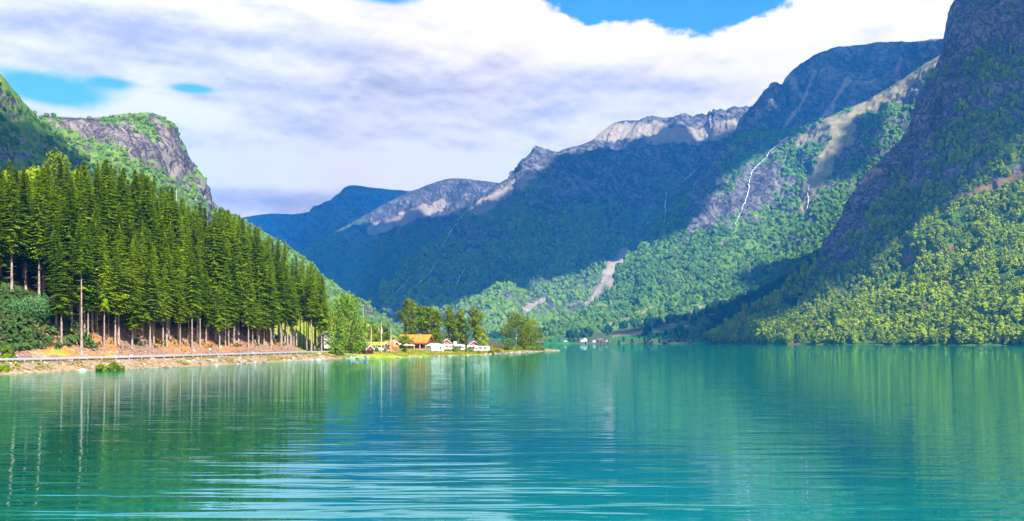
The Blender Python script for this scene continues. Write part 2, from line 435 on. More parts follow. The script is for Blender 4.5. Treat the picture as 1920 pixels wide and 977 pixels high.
mD1 = mountain(
    [(400, 420, 8800), (458, 408, 9000), (510, 402, 9000), (570, 400, 9000), (602, 387, 9000), (635, 364, 9000), (656, 348, 9000), (700, 353, 9000), (775, 359, 9000), (850, 370, 9000), (950, 390, 9000)],
    [(380, 500, 7000), (440, 500, 7000), (490, 500, 7000), (540, 500, 7000), (580, 500, 7000), (620, 500, 7000), (660, 490, 7100), (710, 480, 7200), (780, 470, 7300), (850, 460, 7400), (950, 450, 7500)],
    [(0.8, 0.72), (0.4, 0.3)], 360, 200, 110, 480, 6, gully=1.6, ridge_amp=0.10)
finish(mD1, 'mountain', M_far, 0.35 + 0.3 * mD1.rocky, 0.0 * mD1.gul)

mB = mountain(
    [(-300, 225, 1700), (0, 226, 1700), (75, 219, 1700), (160, 223, 1750), (232, 215, 1800), (286, 214, 1850), (312, 236, 1880), (342, 280, 1900), (362, 316, 1920), (386, 352, 1950), (407, 385, 1980),
     (470, 420, 2050), (540, 464, 2150), (620, 530, 2250), (690, 588, 2350), (745, 624, 2450), (800, 642, 2500)],
    [(-420, 600, 950), (-100, 600, 950), (0, 600, 950), (100, 600, 980), (180, 600, 1000), (250, 600, 1050), (300, 600, 1080), (350, 600, 1100), (390, 605, 1150), (430, 610, 1200), (470, 612, 1250),
     (530, 620, 1350), (600, 625, 1450), (670, 632, 1600), (720, 636, 1750), (770, 640, 1900), (810, 642, 2100)],
    [(0.95, 0.88), (0.86, 0.66), (0.6, 0.4), (0.3, 0.17)], 520, 380, 42, 220, 7, gully=0.8, ridge_amp=0.15)
v = 0.95 - 1.1 * np.clip((0.42 - mB.N[..., 2]) * 2.4, 0, 1) + 0.40 * mB.rocky
v -= 1.1 * stroke(mB.px, mB.py, [(175, 245), (230, 250), (290, 285), (340, 305)], 20) + 1.0 * stroke(mB.px, mB.py, [(290, 225), (330, 275), (350, 310)], 14) \
    + 0.7 * stroke(mB.px, mB.py, [(90, 230), (160, 235)], 12) + 0.7 * stroke(mB.px, mB.py, [(370, 340), (400, 380)], 7) + 0.5 * stroke(mB.px, mB.py, [(150, 280), (165, 290)], 10)
finish(mB, 'mountain', M_left, v, 0.8 * stroke(mB.px, mB.py, [(312, 245), (316, 252)], 6) + 0.4 * stroke(mB.px, mB.py, [(180, 222), (285, 218)], 7) + 0.2 * mB.patch)

mC = mountain(
    [(-600, -150, 1100), (-300, 0, 1150), (-100, 88, 1200), (-30, 124, 1220), (3, 142, 1240), (28, 174, 1260), (58, 206, 1280), (92, 238, 1300), (125, 266, 1320), (175, 305, 1340), (250, 360, 1360), (340, 440, 1380), (460, 540, 1400)],
    [(-700, 600, 700), (-400, 600, 720), (-250, 600, 750), (-150, 600, 760), (-80, 600, 780), (-20, 600, 800), (40, 600, 820), (90, 605, 840), (140, 610, 860), (190, 615, 880), (260, 620, 900), (350, 625, 950), (460, 630, 1000)],
    [(0.9, 0.8), (0.65, 0.45), (0.3, 0.18)], 360, 260, 36, 180, 8, gully=0.8, ridge_amp=0.2)
v = 1.0 - 1.2 * np.clip((0.42 - mC.N[..., 2]) * 2.4, 0, 1) + 0.35 * mC.rocky - 0.9 * stroke(mC.px, mC.py, [(0, 295), (60, 290)], 8)
finish(mC, 'mountain', M_left, v, 0.2 * mC.patch + 0.7 * stroke(mC.px, mC.py, [(18, 222), (38, 226)], 4))

# the valley floor at the head of the lake
mF = mountain(
    [(560, 632, 2700), (760, 632, 2700), (900, 631, 2700), (1040, 628, 2700), (1120, 618, 2700), (1200, 609, 2700), (1300, 590, 2650), (1400, 556, 2550), (1480, 518, 2450), (1545, 478, 2350)],
    [(560, None, 1500), (760, None, 1700), (900, None, 1820), (1020, None, 1900), (1100, None, 1920), (1180, None, 1920), (1260, None, 1900), (1340, None, 1850), (1420, None, 1800), (1480, None, 1800)],
    [(0.7, 0.62), (0.4, 0.28), (0.15, 0.08), (0.02, 0.03)], 320, 160, 10, 160, 9, back=400, drop=0.2, gully=0.2, ridge_amp=0.3)
M_field = terrain_mat('valley_fields', (0.03, 0.12, 0.02), (0.06, 0.20, 0.03), (0.07, 0.10, 0.03), (0.14, 0.17, 0.05), (0.24, 0.17, 0.10), 3.0, 0.6)
x_, y_ = mF.px, mF.py
v = 0.25 + 0.9 * stroke(x_, y_, [(1150, 637), (1250, 626)], 6) + 0.9 * stroke(x_, y_, [(1310, 640), (1345, 634)], 6) + 0.9 * stroke(x_, y_, [(1000, 641), (1080, 641)], 4) + 0.9 * stroke(x_, y_, [(880, 620), (1000, 636)], 8)
finish(mF, 'valley_floor', M_field, v, 0.9 * stroke(x_, y_, [(1150, 630), (1230, 618), (1290, 610)], 3) + 0.9 * stroke(x_, y_, [(1360, 582), (1420, 572)], 3))

# ------------------------------------------------------------ near shore: bank, road shelf, plantation slope, peninsula
SHORE = np.array([(-190, -60), (-160, 0), (-140, 40), (-120, 85), (-106, 125), (-93, 161), (-86, 183), (-78.5, 204), (-69.5, 247), (-61.5, 288), (-59, 300), (-57.5, 309), (-49, 313), (-42, 318), (-34, 336), (-28, 352), (-20, 376),
                  (-12, 402), (-5, 425), (4, 458), (12, 496), (19, 527), (29, 556), (31, 562), (24, 572), (8, 584), (-20, 610), (-60, 690), (-100, 900), (-700, 1400), (-900, 900), (-900, -60)], float)


def shore_dist(x, y):
    best = np.full(x.shape, 1e9); ins = np.zeros(x.shape, bool)
    n = len(SHORE)
    for k in range(n):
        (x0, y0), (x1, y1) = SHORE[k], SHORE[(k + 1) % n]
        vx, vy = x1 - x0, y1 - y0; t = np.clip(((x - x0) * vx + (y - y0) * vy) / (vx * vx + vy * vy), 0, 1)
        best = np.minimum(best, np.hypot(x - x0 - t * vx, y - y0 - t * vy))
        c = ((y0 > y) != (y1 > y)) & (x < (x1 - x0) * (y - y0) / (y1 - y0 + 1e-12) + x0); ins ^= c
    return np.where(ins, best, -best)


def ground_h(x, y):
    x = np.asarray(x, float); y = np.asarray(y, float)
    s = shore_dist(x, y)
    za = np.interp(s, [-30, -3, 0, 4.2, 5.4, 13.0, 15.0, 19, 24], [-8, -1.2, 0, 1.75, 2.0, 2.0, 3.0, 5.6, 7.4])
    zb = np.interp(s, [-30, -3, 0, 2.5, 6, 20, 60, 200], [-8, -0.8, 0, 0.75, 1.1, 2.2, 4.6, 8])
    k = np.clip((y - 300) / 25, 0, 1); k = k * k * (3 - 2 * k)
    z = za * (1 - k) + zb * k
    x0 = np.interp(y, [-60, 20, 161, 204, 293, 320, 344, 400, 450, 600, 900], [-215, -175, -113, -98, -80, -80, -84, -76, -66, -68, -120])
    hl = np.clip(x0 - x, 0, None) * np.interp(y, [150, 230, 330, 420], [0.62, 0.66, 0.62, 0.5])
    hill = 66 * (1 - np.exp(-hl / 66.0))
    p = np.stack([x / 14, y / 14, x * 0 + 3.3], -1)
    rel = fbm(p, 4, 0.5)
    return z + hill + rel * (0.18 + 0.5 * np.clip((s - 15) / 8, 0, 1) * (1 - k)) * np.clip(s / 3, 0, 1) * np.where((s > 4.5) & (s < 13) & (k < .5), 0.15, 1)


gx, gy = np.meshgrid(np.arange(-380, 46, 1.3), np.arange(-50, 760, 1.5))
gs = shore_dist(gx, gy); gz = ground_h(gx, gy)
G = np.stack([gx, gy, gz], -1)
kk = np.clip((gy - 300) / 25, 0, 1)
fine_n = fbm(np.stack([gx / 6, gy / 6, gz * 0], -1), 4); coarse_n = fbm(np.stack([gx / 22, gy / 22, gz * 0 + 5], -1), 3)
grass_m = np.where(gy > 305, 0.85, np.where(gs > 19, 0.35, 0.28)) + 0.4 * coarse_n
grass_m -= 0.9 * ((gs < 2.0) & (gy > 420))
slim = np.where(gy < 195, 18.5, 23)
soil_m = np.where((gs > 12.5) & (gs < slim) & (gy < 310), 0.62, 0.05) + 0.45 * fine_n * ((gs > 12) & (gs < slim + 1))
soil_m += np.where((gs > 0) & (gs < 5) & (gy > 330) & (gy < 420), 0.35, 0.0)
mg, nt, b = new_mat('shore_ground', 0.95, 0.1)
g = nt.nodes.new('ShaderNodeNewGeometry')
n1 = noise(g.outputs['Position'], 0.35, 6, 0.65); n2 = noise(g.outputs['Position'], 1.3, 5, 0.6); n3 = noise(g.outputs['Position'], 0.09, 4, 0.6)
basec = mixc(smooth(n2, 0.35, 0.65), (0.18, 0.115, 0.07), (0.38, 0.27, 0.16))
grc = mixc(smooth(n1, 0.35, 0.65), (0.10, 0.20, 0.015), (0.36, 0.33, 0.03))
soc = mixc(smooth(n2, 0.35, 0.65), (0.13, 0.085, 0.065), (0.30, 0.19, 0.14)); soc = mixc(smooth(n1 * 0.6 + n3 * 0.4, 0.50, 0.58), soc, (0.44, 0.16, 0.04))
c = mixc(smooth(attr('grass') + (n1 - 0.5) * 0.9, 0.4, 0.6), basec, grc)
c = mixc(smooth(attr('soil') + (n1 - 0.5) * 0.8, 0.35, 0.6), c, soc)
c = mixc(smooth(attr('litter'), 0.3, 0.8), c, mixc(smooth(n1, 0.4, 0.6), (0.03, 0.035, 0.012), (0.09, 0.06, 0.03)))
nt.links.new(c, b.inputs['Base Color'])
bp = nt.nodes.new('ShaderNodeBump'); bp.inputs['Strength'].default_value = 0.8; bp.inputs['Distance'].default_value = 0.4
nt.links.new((n1 + n2).v, bp.inputs['Height']); nt.links.new(bp.outputs[0], b.inputs['Normal'])
litter = np.clip((gs - slim + 2) / 4, 0, 1) * (1 - kk)
tag(mesh_np('ground', G, grid_faces(gx.shape[1], gx.shape[0]), mg, None, {'grass': grass_m, 'soil': soil_m, 'litter': litter}, True), kind='structure')


def hz(x, y): return float(ground_h(np.array([x]), np.array([y]))[0])


# lakeside path: inland normal of the shore line
def along(y0, y1, step, off):
    """points running parallel to the shore, off metres inland, from distance y0 to y1"""
    seg = SHORE[:12]; L = np.concatenate([[0], np.cumsum(np.linalg.norm(np.diff(seg, axis=0), axis=1))])
    ss = np.arange(0, L[-1], 0.5); xs = np.interp(ss, L, seg[:, 0]); ys = np.interp(ss, L, seg[:, 1])
    ker = np.ones(41) / 41
    xs = np.convolve(np.pad(xs, 20, 'edge'), ker, 'valid'); ys = np.convolve(np.pad(ys, 20, 'edge'), ker, 'valid')
    tx, ty = np.gradient(xs), np.gradient(ys); q = np.hypot(tx, ty); tx /= q; ty /= q
    X_, Y_ = xs - ty * off, ys + tx * off
    k = (Y_ >= y0) & (Y_ <= y1); X_, Y_ = X_[k], Y_[k]
    D = np.concatenate([[0], np.cumsum(np.hypot(np.diff(X_), np.diff(Y_)))]); t = np.arange(0, D[-1], step)
    return np.stack([np.interp(t, D, X_), np.interp(t, D, Y_)], -1)


def strip(name, a, b_, za, zb, mat):
    n = min(len(a), len(b_)); V = np.concatenate([np.column_stack([a[:n], za[:n]]), np.column_stack([b_[:n], zb[:n]])])
    F = np.array([(i, i + 1, n + i + 1, n + i) for i in range(n - 1)])
    return mesh_np(name, V, F, mat)


asph, nt, b = new_mat('asphalt', 0.9)
g = nt.nodes.new('ShaderNodeNewGeometry'); n = noise(g.outputs['Position'], 2.0, 6, 0.7)
nt.links.new(mixc(smooth(n, 0.3, 0.7), (0.045, 0.045, 0.048), (0.085, 0.083, 0.08)), b.inputs['Base Color'])
white_paint = plain('white_paint', (0.75, 0.74, 0.72), 0.5)
ra, rb = along(-20, 306, 1.0, 6.4), along(-20, 306, 1.0, 12.2)
n = min(len(ra), len(rb)); tt = np.linspace(0, 1, n)
rb = np.column_stack([np.interp(tt, np.linspace(0, 1, len(rb)), rb[:, i]) for i in (0, 1)]); ra = ra[:n]
ra = np.column_stack([np.interp(tt, np.linspace(0, 1, len(ra)), ra[:, i]) for i in (0, 1)])
tag(strip('road', ra, rb, np.full(n, 2.16), np.full(n, 2.16), asph), kind='structure')
for f0 in (0.06, 0.93):
    a_, b2 = ra + (rb - ra) * f0, ra + (rb - ra) * (f0 + 0.025)
    tag(strip('road_marking', a_, b2, np.full(n, 2.165), np.full(n, 2.165), white_paint), kind='structure')

# ------------------------------------------------------------ the lake
mw, nt, b = new_mat('lake_water', 0.6, 0.0)
t = nt.nodes.new('ShaderNodeTexCoord'); s = nt.nodes.new('ShaderNodeSeparateXYZ'); nt.links.new(t.outputs['Object'], s.inputs[0])
wx, wy = X(s.outputs[0]), X(s.outputs[1])
w1 = noise(combine(wx * 0.07, wy * 0.42), 1.0, 2, 0.45, 0.7); w0 = noise(combine(wx * 0.12 + 7.0, wy * 0.95), 1.0, 2, 0.5, 0.5)
w2 = noise(combine(wx * 0.55, wy * 2.6), 1.0, 3, 0.55, 0.4)
w3 = noise(combine(wx * 0.012, wy * 0.03), 1.0, 2, 0.5)
calm = smooth(w3, 0.35, 0.65) * 0.6 + 0.4
near = (-1.0 * ((wy * 0.017) * (wy * 0.017) + (wx + 8.0) * (wx + 8.0) * 0.0012)).exp()
height = w0 * 0.8 + w2 * 0.09 * calm + w1 * 3.4 * near
bp = nt.nodes.new('ShaderNodeBump'); bp.inputs['Strength'].default_value = 1.0; bp.inputs['Distance'].default_value = 0.045
nt.links.new(height.v, bp.inputs['Height'])
gl = nt.nodes.new('ShaderNodeBsdfGlossy'); gl.inputs['Roughness'].default_value = 0.015; gl.inputs['Color'].default_value = (0.62, 0.95, 0.95, 1); nt.links.new(bp.outputs[0], gl.inputs['Normal'])
fr = nt.nodes.new('ShaderNodeFresnel'); fr.inputs['IOR'].default_value = 1.333; nt.links.new(bp.outputs[0], fr.inputs['Normal'])
mx = nt.nodes.new('ShaderNodeMixShader'); nt.links.new(X.op('MINIMUM', X(fr.outputs[0]) * 1.75, 0.84).v, mx.inputs[0])
nt.links.new(b.outputs[0], mx.inputs[1]); nt.links.new(gl.outputs[0], mx.inputs[2]); nt.links.new(mx.outputs[0], nt.nodes['Material Output'].inputs[0])
n = noise(combine(wx * 0.01, wy * 0.02), 1.0, 3)
nt.links.new(mixc(smooth(n, 0.3, 0.7), (0.0, 0.16, 0.115), (0.0, 0.19, 0.14)), b.inputs['Base Color'])
wv = np.array([(-5500, -250, 0), (5500, -250, 0), (5500, 9800, 0), (-5500, 9800, 0)], float)
tag(mesh_np('lake_water', wv, [(0, 1, 2, 3)], mw), kind='structure')

# ------------------------------------------------------------ unseen clouds added above the frame, shaped to shade chosen slopes
from mathutils.bvhtree import BVHTree
MTS = [mE, mD4, mD4a, mD3, mD2, mD1, mB, mC, mF]


def cell_pick(m, n, weight, seed=0, front=True):
    """n points on the mountain, spread evenly as seen, weighted by the mask weight (nv x nu)"""
    r = np.random.default_rng(seed)
    px, py = m.px, m.py
    a = np.abs((px[:-1, 1:] - px[:-1, :-1]) * (py[1:, :-1] - py[:-1, :-1]) - (px[1:, :-1] - px[:-1, :-1]) * (py[:-1, 1:] - py[:-1, :-1]))
    vis = (px[:-1, :-1] > -60) & (px[:-1, :-1] < 1980) & (py[:-1, :-1] > -60) & (m.tv[:-1, None] > 1.0)
    if front:
        c = m.V[:-1, :-1] - np.array([0, 0, EYE]); vis &= (c * m.N[:-1, :-1]).sum(-1) < 0
    p = (a + 0.3) * vis * np.clip(weight[:-1, :-1], 0, 1); p = p.ravel() / p.sum()
    k = r.choice(p.size, n, p=p); j, i = np.divmod(k, m.nu - 1)
    fu, fv = r.random((n, 1)), r.random((n, 1))
    V = m.V
    pos = (V[j, i] * (1 - fu) + V[j, i + 1] * fu) * (1 - fv) + (V[j + 1, i] * (1 - fu) + V[j + 1, i + 1] * fu) * fv
    return pos, j, i


def inside(px, py, poly):
    ins = np.zeros(px.shape, bool); n = len(poly)
    for k in range(n):
        (x0, y0), (x1, y1) = poly[k], poly[(k + 1) % n]
        ins ^= ((y0 > py) != (y1 > py)) & (px < (x1 - x0) * (py - y0) / (y1 - y0 + 1e-9) + x0)
    return ins


def ico(sub=1):
    import bmesh
    bm = bmesh.new(); bmesh.ops.create_icosphere(bm, subdivisions=sub, radius=1.0)
    V = np.array([v.co[:] for v in bm.verts]); F = np.array([[v.index for v in f.verts] for f in bm.faces]); bm.free()
    return V, F


ICO1, ICO2 = ico(1), ico(2)
M_cloud, nt, b = new_mat('shade_cloud_white', 1.0, 0.0); b.inputs['Base Color'].default_value = (0.9, 0.9, 0.92, 1)


def shade_cloud(name, m, poly, n, r0, zc, seed):  # added puffs, set sunward of the outlined patch to put it in shade
    px, py = m.px, m.py
    w = inside(px, py, poly).astype(float)
    pos, j, i = cell_pick(m, n, w, seed)
    t = (zc - pos[:, 2:3]) / SUNV.z; q = pos + t * np.array(SUNV)[None]
    r = np.random.default_rng(seed + 5)
    V0, F0 = ICO2; nV = len(V0)
    rad = r0 * r.uniform(0.55, 1.15, (n, 1, 1))
    dist = 1 + 0.25 * r.normal(size=(n, nV, 1)).clip(-1, 1)
    V = V0[None] * dist * rad * np.array([1, 1, 0.4]) + q[:, None] + np.array([0, 0, 1]) * rad * 0.2
    F = (F0[None] + (np.arange(n) * nV)[:, None, None]).reshape(-1, 3)
    tag(mesh_np(name, V.reshape(-1, 3), F, M_cloud, None, None, True), kind='stuff')


shade_cloud('added_shade_clouds', mD3, [(690, 600), (740, 540), (800, 480), (850, 440), (900, 400), (960, 385), (1010, 340), (1060, 312), (1110, 285), (1200, 274), (1290, 278), (1345, 285), (1320, 350), (1270, 400), (1225, 455),
                              (1180, 478), (1130, 480), (1060, 500), (980, 520), (900, 550), (820, 570), (760, 575), (715, 590)], 420, 150, 2650, 1)
shade_cloud('added_shade_clouds', mD2, [(540, 470), (620, 440), (690, 430), (760, 410), (830, 402), (880, 400), (860, 440), (800, 520), (740, 580), (600, 620), (520, 600)], 200, 170, 3900, 2)
shade_cloud('added_shade_clouds', mD1, [(420, 400), (600, 380), (655, 340), (780, 355), (740, 380), (640, 440), (560, 560), (420, 560)], 160, 260, 4200, 3)
shade_cloud('added_shade_clouds', mD4a, [(1380, 300), (1390, 220), (1450, 150), (1530, 95), (1600, 80), (1800, 70), (1780, 120), (1640, 230), (1500, 300)], 120, 120, 3200, 4)
shade_cloud('added_shade_clouds', mD4, [(1340, 250), (1500, 238), (1480, 262), (1425, 290), (1360, 320), (1300, 400), (1240, 450), (1230, 420), (1300, 330)], 120, 60, 2650, 5)
shade_cloud('added_shade_clouds', mD4, [(1640, 220), (1620, 215), (1590, 250), (1560, 300), (1545, 340), (1590, 330), (1620, 300)], 60, 50, 2650, 6)
shade_cloud('added_shade_clouds', mE, [(1810, -40), (1770, 80), (1700, 240), (1640, 310), (1580, 400), (1540, 480), (1465, 560), (1400, 606), (1340, 640), (1370, 640), (1450, 600), (1540, 545), (1620, 490), (1700, 430), (1780, 370),
                             (1830, 300), (1930, 220), (1990, 200), (1990, -60)], 400, 58, 2650, 7)
shade_cloud('added_shade_clouds', mF, [(1150, 622), (1200, 614), (1300, 596), (1400, 563), (1500, 515), (1560, 480), (1500, 560), (1400, 610), (1340, 645)], 170, 42, 2650, 8)
shade_cloud('added_shade_clouds', mC, [(-80, 225), (0, 232), (60, 250), (120, 285), (130, 310), (60, 330), (-80, 330)], 60, 40, 2650, 9)

# ------------------------------------------------------------ waterfalls on the slopes
M_fall, nt, b = new_mat('falling_water', 0.7, 0.2)
g = nt.nodes.new('ShaderNodeNewGeometry'); nt.links.new(mixc(smooth(noise(g.outputs['Position'], 0.05, 4), 0.3, 0.7), (0.62, 0.68, 0.74), (0.92, 0.93, 0.95)), b.inputs['Base Color'])
FALLS = [
    ('tall white waterfall dropping down the rock face below the notch of the big right-hand mountain', [(1478, 258), (1460, 272), (1443, 285), (1436, 298), (1420, 312), (1409, 325), (1405, 345), (1402, 366), (1396, 382), (1390, 398), (1382, 412), (1377, 428)], 3.0),
    ('long white stream slanting down the shaded face below the second distant summit', [(906, 376), (888, 392), (868, 404), (856, 420), (846, 432), (838, 448), (829, 464)], 3.0),
    ('thin broken stream low on the blue shaded face above the flagpoles', [(815, 498), (808, 510), (797, 520), (785, 532), (768, 545), (758, 556)], 3.0),
    ('short bright fall at the foot of the blue shaded face nearest the flagpoles', [(770, 516), (762, 528), (750, 540), (742, 553)], 2.6),
    ('hair-thin waterfall hanging in the middle of the great shaded mountain face', [(1250, 362), (1247, 380), (1248, 398), (1245, 424)], 2.2),
    ('short wide white cascade where the shaded gorge meets the sunlit slope', [(1228, 445), (1220, 453), (1213, 462)], 4.6),
    ('thin stream in the upper gorge between the tan summit and the big mountain', [(1312, 314), (1298, 326), (1284, 338), (1268, 352)], 2.6),
    ('faint stream on the lower shaded face above the row of birches', [(873, 503), (864, 518), (855, 535)], 2.4),
    ('thin white fall ending the pale rock slide beside the dark cliff', [(1518, 348), (1514, 362), (1517, 378), (1512, 395)], 2.4),
]
dg = bpy.context.evaluated_depsgraph_get()
for label, pts, wpx in FALLS:
    pts = np.array(pts, float); L = np.concatenate([[0], np.cumsum(np.linalg.norm(np.diff(pts, axis=0), axis=1))]); t = np.arange(0, L[-1] + 2, 2.5)
    r_ = np.random.default_rng(len(label)); ax = np.interp(t, L, pts[:, 0]) + r_.normal(size=len(t)) * 0.7; ay = np.interp(t, L, pts[:, 1])
    hits = []
    for a_, b_ in zip(ax, ay):
        d = Vector(((a_ - CX) / FPX, 1, (HY - b_) / FPX)).normalized(); ok, loc, nor, _, _, _ = SC.ray_cast(dg, Vector((0, 0, EYE)), d)
        if ok and (not hits or abs(loc.y - hits[-1][1]) < 500): hits.append((loc.x - d.x * 7, loc.y - d.y * 7, loc.z + 2.5, loc.y))
    V = []
    for k, (x, y, z, d) in enumerate(hits):
        w = wpx / FPX * d * 0.5 * r_.uniform(0.12, 1.15) * (0.5 + 0.5 * math.sin(k * 1.9) ** 2) * (0.4 + 0.6 * math.sin(math.pi * (k + 0.7) / (len(hits) + 0.4)))
        for q in (-1, -0.5, 0.5, 1): V.append((x + q * w, y - (1 - abs(q)) * 4 + 2, z))
        V.append((x, y + 9, z - 2))
    n_ = len(hits); F = [(k * 5 + i, k * 5 + (i + 1) % 5, (k + 1) * 5 + (i + 1) % 5, (k + 1) * 5 + i) for k in range(n_ - 1) for i in range(5)]
    if n_ > 1: tag(mesh_np('waterfall', V, F, M_fall, None, None, True), label, 'waterfall')
# ------------------------------------------------------------ woods on the far slopes (one mass per mountain)
F_far = foliage('far_leaves', (0.025, 0.09, 0.012), (0.18, 0.29, 0.03), 0.1)
F_left = foliage('left_slope_leaves', (0.025, 0.085, 0.008), (0.17, 0.25, 0.02), 0.15)
F_dark = foliage('valley_tree_leaves', (0.010, 0.035, 0.018), (0.03, 0.08, 0.025), 0.1)


def scatter_blobs(name, m, n, weight, hmin, hmax, mat, seed, squash=1.0, spire=0.0):
    pos, j, i = cell_pick(m, n, weight, seed); r = np.random.default_rng(seed + 99)
    V0, F0 = ICO1; V0 = V0[:, :].copy(); nV = len(V0); h = hmin * 0.6 + (hmax * 1.12 - hmin * 0.6) * r.random((n, 1, 1)) ** 1.7
    ang = r.uniform(0, 2 * np.pi, n); ca, sa = np.cos(ang)[:, None], np.sin(ang)[:, None]
    Q = V0[None] * (1 + 0.28 * r.normal(size=(n, nV, 1)).clip(-1.3, 1.3)) * np.array([0.5, 0.5, 0.55])
    if spire: Q[..., :2] *= (1 - spire * np.clip(Q[..., 2:3] + 0.2, 0, 1))
    x, y = Q[..., 0] * ca - Q[..., 1] * sa, Q[..., 0] * sa + Q[..., 1] * ca
    Q = np.stack([x, y, Q[..., 2] * squash + 0.35 * squash], -1) * h + pos[:, None]
    F = (F0[None] + (np.arange(n) * nV)[:, None, None]).reshape(-1, 3)
    pt = 0.5 + 0.5 * pn(pos / 120.0 + seed); tint = np.clip(r.random(n) * 0.6 + pt * 0.4, 0, 1)
    tint = np.repeat(tint, nV).reshape(n, nV) + 0.15 * r.normal(size=(n, nV))
    return tag(mesh_np(name, Q.reshape(-1, 3), F, mat, None, {'tint': tint}), kind='stuff')


def vmask(m, thr=0.45):
    fk = 1 - np.clip(sum(stroke(m.px, m.py, p_, 4) for _, p_, _ in FALLS), 0, 1); _warp.clear()
    # thinned by a broken pattern so glades stay open
    g = np.clip((m.veg - thr) * 3, 0, 1) * (1 - np.clip(m.bare * 1.6, 0, 1)); g = g * np.clip(1.15 - 2.2 * np.clip(m.patch * 0.6 + m.rocky * 0.5 - 0.12, 0, 1), 0.06, 1); return fk * g * np.clip(0.75 + 1.2 * m.iso * 0.3, 0.1, 1)


scatter_blobs('distant_woods', mD4, 17000, vmask(mD4, 0.40), 9, 17, F_far, 21)
scatter_blobs('distant_woods', mD3, 11000, vmask(mD3, 0.40) * (mD3.py > 380), 11, 20, F_far, 22)
scatter_blobs('distant_woods', mB, 9000, vmask(mB, 0.40), 4, 9, F_left, 23)
scatter_blobs('distant_woods', mC, 5000, vmask(mC, 0.35), 4, 9, F_left, 24)
scatter_blobs('distant_woods', mF, 900, (mF.py < 634) * (0.10 + stroke(mF.px, mF.py, [(1080, 622), (1180, 606), (1300, 588), (1420, 548), (1540, 480)], 9) + 0.9 * (mF.px > 1330) * (mF.py < 606)
              + 0.9 * stroke(mF.px, mF.py, [(920, 626), (1010, 636)], 12)) * (1 - np.clip(mF.bare * 2, 0, 1)), 12, 22, F_dark, 25, 1.2)


# ------------------------------------------------------------ tree makers
def cards(C, Nn, size, r, asp=1.0):
    """leaf cards at C facing about Nn"""
    n = len(C); Nn = Nn / (np.linalg.norm(Nn, axis=1)[:, None] + 1e-9)
    t = r.normal(size=(n, 3)); t -= (t * Nn).sum(1)[:, None] * Nn; t /= np.linalg.norm(t, axis=1)[:, None] + 1e-9
    b = np.cross(Nn, t); s = (size * r.uniform(0.6, 1.25, n))[:, None]
    V = np.stack([C - t * s, C - b * s * 0.6 * asp + Nn * s * .1, C + t * s, C + b * s * 0.6 * asp + Nn * s * .1], 1)
    return V.reshape(-1, 3), (np.arange(n)[:, None] * 4 + np.arange(4)[None])


def leaf_lobes(lobes, per, size, r, spread=0.55):
    Cs, Ns, T, T2 = [], [], [], []
    for (x, y, z, rx, ry, rz) in lobes:
        d = r.normal(size=(per, 3)); d /= np.linalg.norm(d, axis=1)[:, None]
        rr = r.uniform(0.55, 1.08, (per, 1)) ** 0.7
        Cs.append(np.array([x, y, z]) + d * rr * np.array([rx, ry, rz]))
        Ns.append(d + r.normal(size=(per, 3)) * spread * 0.6 + np.array([0, 0, 0.25])); lt = r.random()
        T.append(np.clip(lt * 0.6 + r.random(per) * 0.4 + d[:, 2] * 0.1, 0, 1)); T2.append(r.random(per))
    C, N_ = np.concatenate(Cs), np.concatenate(Ns); V, F = cards(C, N_, size, r)
    return V, F, np.repeat(np.concatenate(T), 4), np.repeat(np.concatenate(T2), 4)


def tube(pts, rad, sides=7):
    pts = np.array(pts, float); V = []
    for k, p in enumerate(pts):
        d = pts[min(k + 1, len(pts) - 1)] - pts[max(k - 1, 0)]; d /= np.linalg.norm(d) + 1e-9
        u = np.cross(d, [0.3, 0.9, 0.1]); u /= np.linalg.norm(u); w = np.cross(d, u)
        a = np.linspace(0, 2 * np.pi, sides, endpoint=False)[:, None]
        V.append(p + rad[k] * (np.cos(a) * u + np.sin(a) * w))
    V = np.concatenate(V); F = [(k * sides + i, k * sides + (i + 1) % sides, (k + 1) * sides + (i + 1) % sides, (k + 1) * sides + i) for k in range(len(pts) - 1) for i in range(sides)]
    return V, np.array(F)


def join(parts):
    Vs, Fs, o = [], [], 0
    for V, F in parts: Vs.append(V); Fs.append(F + o); o += len(V)
    return np.concatenate(Vs), np.concatenate(Fs)


def bark(name, a, b_, sc):
    m, nt, b = new_mat(name, 0.9, 0.1); t = nt.nodes.new('ShaderNodeTexCoord'); s = nt.nodes.new('ShaderNodeSeparateXYZ'); nt.links.new(t.outputs['Object'], s.inputs[0])
    n = noise(combine(X(s.outputs[0]) * 3, X(s.outputs[1]) * 3, X(s.outputs[2])), sc, 4, 0.7)
    nt.links.new(mixc(smooth(n, 0.35, 0.65), a, b_), b.inputs['Base Color']); return m


B_spruce = bark('spruce_bark', (0.16, 0.11, 0.09), (0.42, 0.32, 0.27), 1.2)
B_birch = bark('birch_bark', (0.10, 0.09, 0.08), (0.55, 0.52, 0.48), 0.8)
B_dark = bark('dark_bark', (0.05, 0.04, 0.03), (0.16, 0.13, 0.10), 0.8)
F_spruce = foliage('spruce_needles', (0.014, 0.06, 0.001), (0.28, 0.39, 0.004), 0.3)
F_birch = foliage('birch_leaves', (0.05, 0.10, 0.003), (0.19, 0.27, 0.006), 0.35, (0.30, 0.28, 0.01))
F_slope = foliage('slope_birch_leaves', (0.02, 0.10, 0.002), (0.48, 0.58, 0.005), 0.25)
F_pale = foliage('pale_leaves', (0.05, 0.16, 0.05), (0.15, 0.32, 0.10), 0.3)
F_bush = foliage('bush_leaves', (0.04, 0.10, 0.01), (0.22, 0.30, 0.02), 0.3)
F_lime = foliage('lime_leaves', (0.12, 0.22, 0.01), (0.33, 0.40, 0.02), 0.35)


